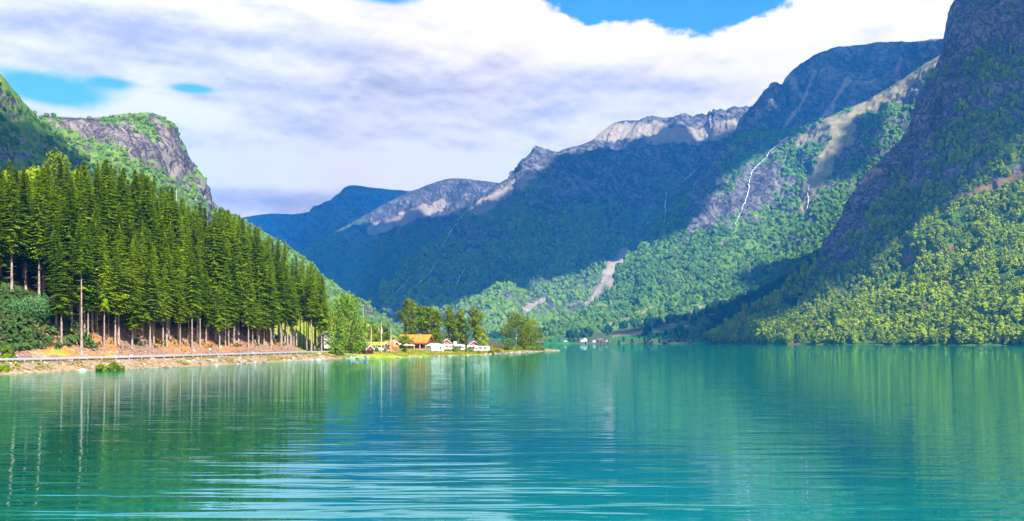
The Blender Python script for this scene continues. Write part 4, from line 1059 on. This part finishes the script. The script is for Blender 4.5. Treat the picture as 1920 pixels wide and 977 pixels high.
def motorhome(px, d, rz, label, L=6.4, awning=True, mirror=False, dz=0.0):
    root = empty('motorhome', spot(px, d, dz), rz); tag(root, label, 'motorhome', 'white motorhomes parked along the shore')
    prof = [(-L / 2, 0.45), (L / 2 - 0.1, 0.45), (L / 2, 0.95), (L / 2 - 0.75, 1.25), (L / 2 - 1.25, 1.95), (L / 2 - 0.95, 2.15), (L / 2 - 1.3, 2.75), (L / 2 - 2.2, 2.92), (-L / 2 + 0.15, 2.92), (-L / 2, 2.7)]
    if mirror: prof = [(-a, z) for a, z in prof][::-1]
    sg = -1 if mirror else 1
    MB().extrude(prof, -1.1, 1.1).build('body', white, root, 0.08)
    ws = MB().add([(sg * (L / 2 - 0.78), y, 1.26) for y in (-0.95, 0.95)] + [(sg * (L / 2 - 1.24), y, 1.9) for y in (0.95, -0.95)], [(0, 1, 2, 3)]); ws.v = [(x + sg * 0.04, y, z + 0.03) for x, y, z in ws.v]; ws.build('windscreen', glass, root)
    for x, w in ((-L / 2 + 1.3, 1.1), (0.1, 1.0)):
        for sy in (-1, 1): MB().box(sg * x, sy * 1.11, 1.55, w, 0.03, 0.6).build('window', glass, root)
    for sy in (-1, 1): MB().box(sg * (L / 2 - 1.75), sy * 1.11, 1.3, 0.8, 0.03, 0.55).build('cab_window', glass, root)
    MB().box(sg * -0.9, -1.12, 0.55, 0.6, 0.04, 1.85).build('door', cream, root)
    MB().box(0, -1.125, 0.95, L * 0.8, 0.02, 0.12).build('stripe', steel, root)
    wheels(root, (-L * 0.22, L * 0.33) if not mirror else (L * 0.22, -L * 0.33), 1.0)
    if awning:
        aw = MB().add([(-2.2, -1.1, 2.75), (1.2, -1.1, 2.75), (1.2, -3.1, 2.25), (-2.2, -3.1, 2.25), (-2.2, -1.1, 2.70), (1.2, -1.1, 2.70), (1.2, -3.1, 2.20), (-2.2, -3.1, 2.20)], [(0, 1, 2, 3), (7, 6, 5, 4), (3, 2, 6, 7), (0, 3, 7, 4), (2, 1, 5, 6)]).build('awning', canvas, root)
        for x in (-2.1, 1.1): MB().cyl((x, -3.05, 0), (x, -3.05, 2.22), 0.025).build('pole', steel, aw)
    return root


def caravan(px, d, rz, label, L=5.2, dz=0.0, group='white caravans'):
    root = empty('caravan', spot(px, d, dz), rz); tag(root, label, 'caravan', group)
    MB().extrude([(-L / 2 + .1, 0.4), (L / 2 - .15, 0.4), (L / 2, 1.1), (L / 2 - .25, 2.35), (L / 2 - .6, 2.6), (-L / 2 + .3, 2.6), (-L / 2, 2.3)], -1.05, 1.05).build('body', white, root, 0.07)
    for x, w in ((-1.4, 1.1), (0.9, 1.3)):
        for sy in (-1, 1): MB().box(x, sy * 1.06, 1.35, w, 0.03, 0.65).build('window', glass, root)
    MB().box(-0.25, -1.07, 0.5, 0.55, 0.04, 1.75).build('door', cream, root); MB().box(L / 2 + 0.5, 0, 0.42, 1.3, 0.12, 0.1).build('hitch', steel, root); wheels(root, (0,), 0.95, 0.32)
    return root


motorhome(839, 402, R(-12), 'white motorhome directly right of the marquee, its blunt cab facing right', 6.6, False)
motorhome(864, 408, R(-8), 'white motorhome with an awning out over dark chairs, third vehicle right of the marquee', 6.0, True)
motorhome(889, 410, R(-12), 'white motorhome in front of the right red cabin, cab facing right', 6.2, True)
caravan(908, 420, R(-20), 'white caravan at the right end of the row of parked vehicles', 5.0)
caravan(845, 486, R(-10), 'white caravan on the rise above the left red cabin, under the birches', 6.6)


def car(px, d, rz, mat, label, group='cars parked behind the flagpoles'):
    root = empty('parked_car', spot(px, d), rz); tag(root, label, 'car', group)
    MB().extrude([(-2.1, 0.3), (2.1, 0.3), (2.15, 0.75), (1.2, 0.92), (0.5, 1.42), (-1.3, 1.45), (-2.0, 0.95), (-2.15, 0.7)], -0.85, 0.85).build('body', mat, root, 0.06)
    for sy in (-1, 1): MB().extrude([(-1.55, 0.96), (0.95, 0.96), (0.42, 1.34), (-1.2, 1.36)], sy * 0.86 - 0.01, sy * 0.86 + 0.01).build('window', glass, root)
    wheels(root, (-1.3, 1.3), 0.78, 0.31)


car(693, 347, R(80), white, 'white car parked end-on behind the left flagpole')
car(718, 349, R(15), white, 'white car parked broadside between the middle and right flagpoles')
car(703, 352, R(-20), steel, 'silver car parked between the left and middle flagpoles')
car(718, 380, R(8), teal, 'grey-green car on the grass above the turf huts')

# ------------------------------------------------------------ flagpoles and flags
def flagpole(px, d, H, mat, label, r0=0.13):
    root = empty('flagpole', spot(px, d)); tag(root, label, 'flagpole', 'tall flagpoles of the camp')
    MB().cyl((0, 0, -0.3), (0, 0, H), r0, 0.07, 8).build('pole', mat, root); MB().cyl((0, 0, H), (0, 0, H + 0.16), 0.13, 0.03, 8).build('finial', pinew, root); MB().cyl((0, 0, -0.2), (0, 0, 0.5), 0.2, 0.2, 8).build('base', concrete, root)
    return root


def poleh(px, d, ytop): p_ = spot(px, d); return EYE + (HY - ytop) / FPX * d - p_[2]
flagpole(681, 400, poleh(681, 400, 578), white, 'white flagpole whose top shows beside the big willow')
flagpole(696, 330, poleh(696, 330, 614), cream, 'cream flagpole just right of the boathouse, leftmost of the three at the water')
flagpole(715, 334, poleh(715, 334, 603), white, 'tallest white flagpole in the middle of the three at the water', 0.16)
flagpole(733, 340, poleh(733, 340, 614), white, 'white flagpole nearest the pointed tent, rightmost of the three at the water')
flagpole(331, 470, poleh(331, 470, 354), white, 'lone white mast rising above the spruces against the left mountain', 0.28)
def flag(px, d, ytop, L, mats, label):
    x, y, z = spot(px, d); zt = EYE + (HY - ytop) / FPX * d; root = empty('flag', (x, y, zt)); tag(root, label, 'flag')
    for k, m_ in enumerate(mats):
        n = len(mats); V = []; F = []
        for j in range(7):
            zz_ = -L * j / 6
            for q in range(3):
                w = (0.10 + 0.30 * (j / 6)) / n; V.append((0.10 + (k + q / 2) * w * 1.2, 0.12 * math.sin(q * 2 + k * 2 + j), zz_))
        F = [(j * 3 + q, j * 3 + q + 1, (j + 1) * 3 + q + 1, (j + 1) * 3 + q) for j in range(6) for q in range(2)]; o = MB().add(V, F).build('cloth', m_, root)
        so = o.modifiers.new('thickness', 'SOLIDIFY'); so.thickness = 0.02


flag(715, 334, 613, 2.4, [canvas, pink], 'limp white and pink flag hanging from the tallest flagpole')
flag(733, 340, 630, 3.6, [red_c, white, blue_c], 'limp red, white and blue flag hanging low on the right flagpole')

# ------------------------------------------------------------ slipway, boats, jetty
sw = MB().add([(-59.6, 316, 1.3), (-59.8, 326, 1.9), (-56.6, 325, 1.9), (-54.4, 309, -0.3), (-58.4, 305.5, -0.3), (-59.6, 316, 0.1), (-59.8, 326, 0.5), (-56.6, 325, 0.5), (-54.4, 309, -1.2), (-58.4, 305.5, -1.2)],
              [(4, 3, 2, 1, 0), (0, 1, 6, 5), (1, 2, 7, 6), (2, 3, 8, 7), (3, 4, 9, 8), (4, 0, 5, 9)]).build('slipway', concrete)
sw.data.transform(Matrix.Translation((0, 0, 0.0))); tag(sw, 'pale concrete boat slipway running into the water right of the leaning willow', 'slipway')


def boat(px, d, rz, L, hullm, label, cover=None, z=0.0, seats=True, flip=False, inn=wood_m):
    x = (px - CX) / FPX * d; root = empty('rowing_boat', (x, d, z), rz); tag(root, label, 'boat', 'small boats at the landing')
    st = np.linspace(0, 1, 11); W = L * 0.19; outer = []; n = 7
    for s in st:
        w = W * math.sin(math.pi * min(1, 0.30 + 0.70 * s)) ** 0.7 if s > 0.0 else W * 0.75; w = max(w, 0.03); sh = 0.42 + 0.22 * s ** 2; kl = -0.16 + 0.3 * max(0, s - 0.75) * 2
        for a in np.linspace(-1, 1, n): outer.append((L * (s - 0.5), w * a, kl + (sh - kl) * abs(a) ** 2.2))
    V = outer + [(x_ * 0.97, y_ * 0.9, z_ + 0.07) for x_, y_, z_ in outer]; m_ = len(outer); F = []
    for off in (0, m_):
        for i in range(10):
            for j in range(n - 1): F.append((off + i * n + j, off + i * n + j + 1, off + (i + 1) * n + j + 1, off + (i + 1) * n + j))
    for i in range(10):
        for j in (0, n - 1): F.append((i * n + j, (i + 1) * n + j, m_ + (i + 1) * n + j, m_ + i * n + j))
    F.append(tuple(range(n))); F.append(tuple(10 * n + j for j in range(n)))
    o = MB().add(V, F).build('hull', hullm, root)
    if flip: o.rotation_euler = (math.pi, 0, 0); o.location = (0, 0, 0.62); return root
    if cover: MB().extrude([(-W * .85, 0.44), (W * .85, 0.44), (W * .5, 0.72), (-W * .5, 0.72)], -L * 0.42, L * 0.25).build('cover', cover, root).rotation_euler = (0, 0, R(90))
    elif seats:
        for s in (-0.2, 0.08): MB().box(L * s, 0, 0.30, 0.28, W * 1.6, 0.05).build('seat', inn, root)
    return root


b0 = (lambda px, y: EYE * FPX / (y - HY))
boat(648, 311, R(-12), 4.6, white, 'white and blue rowing boat at the foot of the slipway under the willow', cover=blue_p, z=0.05)
boat(668, 309, R(75), 4.0, white, 'white boat bow-on to the water, carrying a person in red', z=0.02)
boat(679, 313, R(-8), 4.4, white, 'white motorboat with a blue cover moored in front of the boathouse', cover=blue_p, z=0.03)
boat(687, 316, R(10), 4.0, wood_m, 'brown wooden boat in the mouth of the open boathouse', z=0.08)
boat(713, 328, R(-5), 4.4, red, 'bright red boat with a teal cover under the tallest flagpole', cover=teal, z=0.25)
boat(750, 330, R(0), 3.8, green_p, 'pale green boat turned upside down at the grass edge left of the marquee', z=-0.02, flip=True)
boat(729, 325, R(6), 4.8, pinew, 'orange wooden boat drawn up below the right flagpole', z=0.05)
for px, d, lb in ((780, 338, 'small white mooring buoy on the water left of the marquee'), (788, 340, 'white mooring buoy closest to the marquee')):
    x = (px - CX) / FPX * d; root = empty('buoy', (x, d, 0)); tag(root, lb, 'buoy', 'white mooring buoys')
    V, F = ICO2; mesh_np('float', V * np.array([0.36, 0.36, 0.42]) + np.array([0, 0, 0.2]), F, white, root, None, True); MB().cyl((0, 0, 0.55), (0, 0, 0.8), 0.05).build('ring', steel, root)

# ------------------------------------------------------------ terrace furniture
def parasol(px, d, mat, r, label, dz=0.0):
    root = empty('parasol', spot(px, d, dz)); tag(root, label, 'parasol', 'parasols on the terrace'); MB().cyl((0, 0, 0), (0, 0, 2.5), 0.04).build('pole', white, root)
    n = 8; V = [(0, 0, 2.75)] + [(r * math.cos(2 * math.pi * k / n), r * math.sin(2 * math.pi * k / n), 2.15) for k in range(n)] + [(r * math.cos(2 * math.pi * k / n), r * math.sin(2 * math.pi * k / n), 1.98) for k in range(n)]
    MB().add(V, [(0, 1 + k, 1 + (k + 1) % n) for k in range(n)] + [(1 + k, 1 + n + k, 1 + n + (k + 1) % n, 1 + (k + 1) % n) for k in range(n)]).build('canopy', mat, root)
parasol(762, 372, pink, 1.5, 'pink parasol in front of the restaurant, left one of the pair'); parasol(771, 374, pink, 1.6, 'pink parasol nearest the marquee'); parasol(747, 378, canvas, 1.4, 'greyish white parasol under the round dark tree')
def pavilion(px, d, mat, label):
    root = empty('canopy_tent', spot(px, d), R(20)); tag(root, label, 'canopy tent')
    MB().add([(-1.3, -1.3, 1.9), (1.3, -1.3, 1.9), (1.3, 1.3, 1.9), (-1.3, 1.3, 1.9), (0, 0, 2.6), (-1.3, -1.3, 1.65), (1.3, -1.3, 1.65), (1.3, 1.3, 1.65), (-1.3, 1.3, 1.65)],
             [(0, 1, 4), (1, 2, 4), (2, 3, 4), (3, 0, 4), (0, 5, 6, 1), (1, 6, 7, 2), (2, 7, 8, 3), (3, 8, 5, 0)]).build('roof', mat, root)
    for a in (-1.25, 1.25):
        for c in (-1.25, 1.25): MB().cyl((a, c, 0), (a, c, 1.9), 0.04).build('leg', white, root)
pavilion(741, 358, orange_c, 'small orange canopy tent right of the red hut')
def picnic(px, d, rz, label, mat=wood_m):
    root = empty('picnic_table', spot(px, d), rz); tag(root, label, 'picnic table', 'picnic tables outdoors'); MB().box(0, 0, 0.72, 1.8, 0.75, 0.06).build('tabletop', mat, root)
    for y in (-0.75, 0.75): MB().box(0, y, 0.42, 1.8, 0.28, 0.05).build('bench', mat, root)
    for x in (-0.7, 0.7): MB().extrude([(-0.8, 0), (-0.7, 0), (-0.2, 0.72), (-0.32, 0.72)], x - 0.04, x + 0.04).add(MB().extrude([(0.8, 0), (0.32, 0.72), (0.2, 0.72), (0.7, 0)], x - 0.04, x + 0.04).v, MB().extrude([(0.8, 0), (0.32, 0.72), (0.2, 0.72), (0.7, 0)], x - 0.04, x + 0.04).f).build('leg', mat, root).rotation_euler = (0, 0, R(90))
for k, (px, d, lb) in enumerate(((757, 364, 'wooden picnic table below the left pink parasol'), (767, 366, 'wooden picnic table between the two pink parasols'), (777, 370, 'pale wooden picnic table in front of the restaurant terrace'), (789, 372, 'wooden picnic table close to the left side of the marquee'),
                             (703, 384, 'dark picnic table on the bright grass left of the grey-green car'), (710, 386, 'dark picnic table on the bright grass nearest the grey-green car'), (748, 350, 'wooden picnic table at the water below the round tree'))):
    picnic(px, d, R(10 + k * 13), lb, [wood_m, pinew][k % 2] if k < 4 or k > 5 else dark)
bn = empty('bench', spot(710, 408)); tag(bn, 'pale bench on the grassy rise between the left and middle flagpoles', 'bench'); MB().box(0, 0, 0.42, 3.6, 0.5, 0.07).build('seat', canvas, bn); MB().box(0, 0.25, 0.5, 3.6, 0.06, 0.45).build('backrest', canvas, bn)
for x in (-1.6, 1.6): MB().box(x, 0, -0.1, 0.1, 0.45, 0.52).build('leg', wood_m, bn)


# ------------------------------------------------------------ people
def person(loc, rz, shirt, trousers, label, arms=0.25, sit=False):
    root = empty('person', loc, rz); tag(root, label, 'person')
    hip = 0.92 if not sit else 0.45
    J = [(0, 0, hip), (0, 0, hip + 0.28), (0, 0, hip + 0.50), (0, 0, hip + 0.60), (0, -0.01, hip + 0.70), (0, 0, hip + 0.80)]; Rr = [0.14, 0.13, 0.15, 0.06, 0.095, 0.07]; E = [(0, 1), (1, 2), (2, 3), (3, 4), (4, 5)]
    for s in (-1, 1):
        b_ = len(J); J += [(s * 0.18, 0, hip + 0.48), (s * (0.22 + arms * .3), -0.02, hip + 0.22), (s * (0.24 + arms * .4), -0.12, hip - 0.02), (s * (0.24 + arms * .4), -0.15, hip - 0.10)]; Rr += [0.06, 0.045, 0.032, 0.04]; E += [(2, b_), (b_, b_ + 1), (b_ + 1, b_ + 2), (b_ + 2, b_ + 3)]
        b_ = len(J); leg = [(s * 0.10, 0, hip - 0.06), (s * 0.12, -0.03, hip * 0.52), (s * 0.13, 0, 0.09), (s * 0.13, -0.16, 0.04)] if not sit else [(s * 0.10, -0.02, hip), (s * 0.14, -0.42, hip + 0.03), (s * 0.14, -0.45, 0.09), (s * 0.14, -0.6, 0.04)]
        J += leg; Rr += [0.085, 0.06, 0.04, 0.045]; E += [(0, b_), (b_, b_ + 1), (b_ + 1, b_ + 2), (b_ + 2, b_ + 3)]
    def skinned(name, idx, grow, mat, J=J):
        mp = {q: k for k, q in enumerate(idx)}; me = bpy.data.meshes.new(name); me.from_pydata([J[q] for q in idx], [(mp[a], mp[c]) for a, c in E if a in mp and c in mp], []); me.materials.append(mat)
        o = bpy.data.objects.new(name, me); COL.objects.link(o); o.parent = root; sk = o.modifiers.new('skin', 'SKIN'); sk.use_smooth_shade = True
        for q, sv in zip(idx, me.skin_vertices[0].data): sv.radius = (Rr[q] + grow, Rr[q] * 0.85 + grow); sv.use_root = (q == idx[0])
        sb = o.modifiers.new('subsurf', 'SUBSURF'); sb.levels = 1; sb.render_levels = 1; return o
    skinned('body', list(range(len(J))), 0, skin); skinned('shirt', [0, 1, 2, 6, 7, 14, 15], 0.02, shirt); skinned('trousers', [0, 10, 11, 12, 18, 19, 20], 0.02, trousers)
    V, F = ICO2; k = V[:, 2] > -0.15; V = V * np.array([0.105, 0.115, 0.12]) + np.array([0, 0.02, hip + 0.78]); mesh_np('hair', V, F[k[F].all(1)], hair_m, root, None, True)


x, y, z = spot(726, 330); person((x, y, max(z, 0.5)), R(10), blue_c, white, 'person in blue top and pale trousers left of the one in yellow')
x, y, z = spot(728.5, 329); person((x, y, max(z, 0.5)), R(-20), yellow, blue_c, 'person in a bright yellow vest by the water under the right flagpole')
x, y, z = spot(731, 331); person((x, y, max(z, 0.5)), R(15), red_c, dark_red, 'person in orange-red clothes standing right beside the right flagpole')
x, y, z = spot(840, 397); person((x, y, z), R(0), red_c, blue_c, 'person in a red top standing in front of the motorhome next to the marquee')
person(((668 - CX) / FPX * 309, 308.6, 0.28), R(0), red_c, red_c, 'person in red sitting in the white boat left of the boathouse', 0.3, True)

# ------------------------------------------------------------ broadleaf trees, bushes
def tree_at(px, d, ytop, wpx, label, seed, name='birch_tree', mat=None, bk=None, cb=0.25, nl=24, per=110, leaf=0.36, stems=1, column=0.0, dz=0.0, group=None, cat='tree'):
    p_ = spot(px, d, -0.2 + dz); H = EYE + (HY - ytop) / FPX * d - p_[2]; W = wpx / FPX * d * (1.18 if wpx > 20 else 1.0)
    o = make_broadleaf(name, seed, H, W, cb, nl, per, leaf, mat, bk, column, stems); o.location = p_; o.rotation_euler = (0, 0, seed * 1.7); tag(o, label, cat, group); return o


F_will = foliage('willow_leaves', (0.05, 0.13, 0.012), (0.28, 0.42, 0.04), 0.35)
w0 = tree_at(650, 324, 551, 74, 'big drooping willow at the water beside the slipway, larger than any birch', 501, 'willow_tree', F_will, B_dark, 0.04, 64, 130, 0.36, 2)
w1 = make_broadleaf('leaning_tree', 502, 11, 6.5, 0.30, 22, 110, 0.33, F_will, B_dark); w1.location = (spot(627, 309)[0], 309, 0.3); w1.rotation_euler = (0, R(14), 0); tag(w1, 'small tree with a leaning dark trunk at the corner where the bank ends', 'tree')
BT = [(764, 428, 558, 34, 0.22, 'tall ragged birch, highest of the group behind the restaurant'), (789, 432, 572, 38, 0.12, 'broad birch in the middle of the group above the white-walled cabin'), (806, 430, 574, 30, 0.12, 'birch between the broad one and the gap above the left red cabin'),
      (819, 434, 580, 26, 0.15, 'birch leaning over the small white shed, right end of the broad group'), (845, 452, 574, 24, 0.18, 'slim birch above the left red cabin'), (862, 450, 580, 24, 0.2, 'birch right of the slim one above the left red cabin'),
      (892, 446, 576, 27, 0.32, 'solitary slim birch with a pale trunk above the right red cabin'), (968, 500, 585, 50, 0.2, 'broad golden-green birch with a pale trunk on the gravel spit'),
      (998, 512, 598, 42, 0.15, 'smaller round birch at the outer end of the gravel spit'), (984, 520, 612, 22, 0.1, 'low birch squeezed between the two larger ones on the spit')]
for k, (px, d, yt, w, cb, lb) in enumerate(BT): tree_at(px, d, yt, w, lb, 510 + k, cb=cb, nl=34, per=120, leaf=0.42, column=0.1)
tree_at(757, 383, 629, 30, 'dense round dark-green tree in front of the restaurant', 530, 'round_tree', F_bush, B_dark, 0.25, 26, 110, 0.28)
tree_at(905, 432, 624, 22, 'bright lime-green tree right of the right red cabin', 531, 'young_tree', F_lime, B_dark, 0.05, 18, 90, 0.33)
tree_at(718, 430, 604, 20, 'bright green bushy tree behind the middle flagpole', 532, 'young_tree', F_lime, B_dark, 0.1, 18, 90, 0.38)
tree_at(703, 440, 608, 22, 'yellow-green tree behind the left flagpole', 533, 'young_tree', F_lime, B_dark, 0.1, 18, 90, 0.38)
tree_at(728, 412, 612, 22, 'olive green tree just left of the pointed tent', 534, 'young_tree', F_birch, B_dark, 0.1, 18, 90, 0.36)
tree_at(693, 400, 612, 14, 'small green tree between the willow and the left flagpole', 535, 'young_tree', F_bush, B_dark, 0.1, 12, 80, 0.34)
for px, d, yt, w, lb in ((874, 430, 626, 12, 'small dark spruce between the two red cabins'), (699, 470, 601, 14, 'dark spruce rising behind the yellow-green tree'), (684, 480, 604, 13, 'dark spruce half hidden behind the willow')):
    p_ = spot(px, d, -0.2); H = EYE + (HY - yt) / FPX * d - p_[2]; o = make_spruce(int(px), 12.0, 0.03, 2.2, 'small_spruce'); s = H / 12; o.scale = (w / FPX * d / 4.4,) * 2 + (s,); o.location = p_; tag(o, lb, 'tree')
for k, (px, yt, w, lb) in enumerate(((22, 588, 46, 'young pale-leaved tree with forked grey stems at the bank under the spruces'), (62, 556, 70, 'spreading blue-green tree with three thin grey stems in front of the spruces'), (-12, 572, 60, 'blue-green tree at the very edge of the wood over the dark hollow'))):
    d = 196; tree_at(px, d, yt, w, lb, 540 + k, 'young_tree', F_pale, B_birch, 0.45, 22, 120, 0.22, 3)
for k, (px, d, yt, w, m_, lb) in enumerate(((108, 262, 279, 46, F_bush, 'rounded broadleaf tree overtopping the spruces on the left skyline'), (60, 262, 312, 60, F_slope, 'yellow-green broadleaf tree on the skyline behind the first spruces'),
                                         (150, 268, 318, 60, F_slope, 'yellow-green broadleaf tree showing between spruce tops'), (5, 258, 318, 34, F_slope, 'yellow-green broadleaf tree at the very left of the skyline'))):
    tree_at(px, d, yt, w, lb, 550 + k, 'broadleaf_tree', m_, B_dark, 0.35, 34, 100, 0.36)
def bush(px, d, wpx, hpx, label, seed, mat=F_bush, dz=0.0, x=None):
    p_ = spot(px, d, dz - 0.15); W = wpx / FPX * d; H = hpx / FPX * d; o = make_broadleaf('bush', seed, H, W, 0.02, 16, 90, 0.055 * W + 0.06, mat, B_dark, 0.0, 2); o.location = p_; tag(o, label, 'bush'); return o
bush(190, 183, 22, 17, 'left one of two green bushes on the stony bank below the guardrail', 601); bush(215, 185.5, 34, 21, 'larger right one of two green bushes on the stony bank below the guardrail', 602)
bush(12, 172, 30, 30, 'dark green bush above the guardrail under the young trees', 603); bush(3, 163.5, 26, 9, 'low green bush at the water on the left edge of the bank', 604)
BL = [(952, 470, 16, 14, F_bush, 'round green bush left of the pale birch trunk on the spit'), (962, 478, 10, 8, F_lime, 'small light bush beside the pale birch trunk on the spit'), (989, 500, 12, 10, F_lime, 'pale lime-green bush below the small birch on the spit'),
      (998, 508, 18, 9, F_bush, 'dark bush at the water near the outer birch'), (1016, 530, 12, 6, F_bush, 'low bush on the outer tip of the spit'), (852, 398, 9, 11, F_bush, 'green bush between the first two motorhomes'), (875, 398, 8, 9, F_bush, 'grey-green bush in front of the awning'),
      (921, 412, 14, 8, F_bush, 'green bush below the right end of the caravan'), (932, 425, 12, 6, F_bush, 'low green bush on the shore right of the caravan'), (757, 352, 11, 9, F_bush, 'dark bush at the water below the round tree'), (725, 341, 12, 11, F_bush, 'dark green bush left of the right flagpole'),
      (706, 340, 9, 9, F_bush, 'grey-green bush between the left and middle flagpoles'), (672, 330, 22, 12, F_bush, 'bush between the slipway and the boathouse roof'), (632, 320, 26, 26, F_lime, 'bright lime bush behind the leaning tree'), (655, 338, 20, 14, F_bush, 'bush above the slipway'),
      (897, 398, 8, 5, F_bush, 'low bush at the shore in front of the third motorhome'), (975, 492, 14, 7, F_bush, 'bush between the two birch trunks on the spit')]
for k, (px, d, w, h, m_, lb) in enumerate(BL): bush(px, d, w, h, lb, 610 + k, m_)

# undergrowth, shore stones, grass: what nobody could count
def tufts(name, pts, smin, smax, mat, seed, per=9, kind='stuff', flat=1.0):
    r = np.random.default_rng(seed); pts = np.asarray(pts); n = len(pts); C = np.repeat(pts, per, 0); s = np.repeat(r.uniform(smin, smax, n), per)
    off = r.normal(size=(n * per, 3)) * s[:, None] * np.array([0.5, 0.5, 0.22 * flat]); off[:, 2] = np.abs(off[:, 2]) + s * 0.12
    V, F = cards(C + off, off + r.normal(size=off.shape) * 0.15 * s[:, None] + np.array([0, 0, 0.1]), 1.0, r)
    V = V.reshape(n * per, 4, 3); c = (C + off)[:, None]; V = c + (V - c) * s[:, None, None] * 0.36; tint = np.clip(np.repeat(np.repeat(r.random(n), per) * 0.7 + r.random(n * per) * 0.3, 4), 0, 1)
    return tag(mesh_np(name, V.reshape(-1, 3), F, mat, None, {'tint': tint}), kind=kind)


def area_pts(n, cond, seed, x0=-130, x1=45, y0=120, y1=640):
    r = np.random.default_rng(seed); q = np.column_stack([r.uniform(x0, x1, n), r.uniform(y0, y1, n)]); s = shore_dist(q[:, 0], q[:, 1]); k = cond(q[:, 0], q[:, 1], s); q = q[k]
    return np.column_stack([q, ground_h(q[:, 0], q[:, 1]) - 0.02])


F_grass = foliage('shore_grass', (0.09, 0.14, 0.01), (0.36, 0.30, 0.03), 0.3); F_dry = foliage('dry_heather', (0.20, 0.10, 0.02), (0.45, 0.24, 0.04), 0.2); F_under2 = foliage('bank_scrub_leaves', (0.01, 0.035, 0.012), (0.07, 0.13, 0.03), 0.2); F_under = foliage('undergrowth_leaves', (0.02, 0.05, 0.01), (0.10, 0.14, 0.015), 0.2)
patchy = lambda x, y, sc, o: pn(np.stack([x / sc, y / sc, x * 0 + o], -1))
tufts('grass', area_pts(60000, lambda x, y, s: (s > 0.6) & (s < 5) & (y < 312) & (patchy(x, y, 6, 1) > 0.0), 1, y1=320), 0.25, 0.8, F_grass, 1, 5)
tufts('grass', area_pts(60000, lambda x, y, s: (s > 0.8) & (s < 26) & (y > 325) & (patchy(x, y, 5, 2) > 0.05), 2, x0=-70, y0=320), 0.25, 0.7, F_grass, 2, 4)
tufts('grass', area_pts(30000, lambda x, y, s: (s > 0.8) & (s < 4.5) & (y > 345) & (y < 480), 3, x0=-60, y0=330), 0.4, 0.9, F_grass, 3, 5)
tufts('undergrowth', area_pts(30000, lambda x, y, s: (s > 17) & (s < 60) & (y < 330) & (patchy(x, y, 9, 3) > 0.05), 4, x0=-190, y1=335), 0.5, 1.4, F_under, 4, 5)
tufts('undergrowth', area_pts(60000, lambda x, y, s: (s > 17) & (s < 50) & (y < 206) & (patchy(x, y, 7, 13) > -0.35), 14, x0=-170, y1=206), 0.5, 1.9, F_under2, 14, 7)
tufts('heather', area_pts(16000, lambda x, y, s: (s > 13.5) & (s < 22) & (y < 312) & (patchy(x, y, 5, 4) > 0.12), 5, y1=320), 0.3, 0.8, F_dry, 5, 5)
tufts('heather', area_pts(40000, lambda x, y, s: (s > 16) & (s < 60) & (y > 405) & (y < 560) & (patchy(x, y, 8, 6) > 0.0), 6, x0=-75, y0=400), 0.5, 1.2, F_dry, 6, 5)
q = area_pts(26000, lambda x, y, s: (s > -0.5) & (s < np.where(y < 312, 4.6, np.where(y > 415, 2.4, 0.7))) & (patchy(x, y, 5, 7) > -0.35), 7); r_ = np.random.default_rng(3); n = len(q)
V0, F0 = ICO1; s = r_.uniform(0.35, 1.0, (n, 1, 1)) ** 2 * 0.75 * np.where(q[:, 2] < 0.5, 1.25, 1.0)[:, None, None]; V = V0[None] * (1 + 0.25 * r_.normal(size=(n, len(V0), 1)).clip(-1, 1)) * s * np.array([1, 1, 0.7]) + q[:, None]
M_stone, nt, b = new_mat('shore_stone', 0.9); b_ = mixc(attr('tint'), (0.11, 0.085, 0.07), (0.46, 0.39, 0.32)); nt.links.new(b_, b.inputs['Base Color'])
tag(mesh_np('shore_stones', V.reshape(-1, 3), (F0[None] + (np.arange(n) * len(V0))[:, None, None]).reshape(-1, 3), M_stone, None, {'tint': np.repeat(r_.random(n), len(V0))}), kind='stuff')
q = area_pts(2600, lambda x, y, s: (s > 13.5) & (s < 23) & (y < 300) & (patchy(x, y, 4, 8) > 0.1), 8, y1=310); n = len(q)
s = r_.uniform(0.15, 0.6, (n, 1, 1)); V = V0[None] * (1 + 0.25 * r_.normal(size=(n, len(V0), 1)).clip(-1, 1)) * s + q[:, None]
tag(mesh_np('slope_stones', V.reshape(-1, 3), (F0[None] + (np.arange(n) * len(V0))[:, None, None]).reshape(-1, 3), M_stone, None, {'tint': np.repeat(0.4 + 0.6 * r_.random(n), len(V0))}), kind='stuff')
# ------------------------------------------------------------ haze over the whole valley
mh = bpy.data.materials.new('valley_haze'); mh.use_nodes = True; nt = mh.node_tree; nt.nodes.clear()
pv = nt.nodes.new('ShaderNodeVolumePrincipled'); pv.inputs['Density'].default_value = HAZE_DENSITY
pv.inputs['Color'].default_value = (*HAZE_COLOR, 1); pv.inputs['Anisotropy'].default_value = 0.0
ou = nt.nodes.new('ShaderNodeOutputMaterial'); nt.links.new(pv.outputs[0], ou.inputs['Volume'])
bx0, bx1, by0, by1, bz0, bz1 = -5600, 5600, -300, 9900, -160, 2050
V = np.array([(x, y, z) for x in (bx0, bx1) for y in (by0, by1) for z in (bz0, bz1)], float)
F = np.array([(0, 1, 3, 2), (4, 6, 7, 5), (0, 4, 5, 1), (2, 3, 7, 6), (0, 2, 6, 4), (1, 5, 7, 3)])
tag(mesh_np('haze', V, F, mh), kind='stuff')
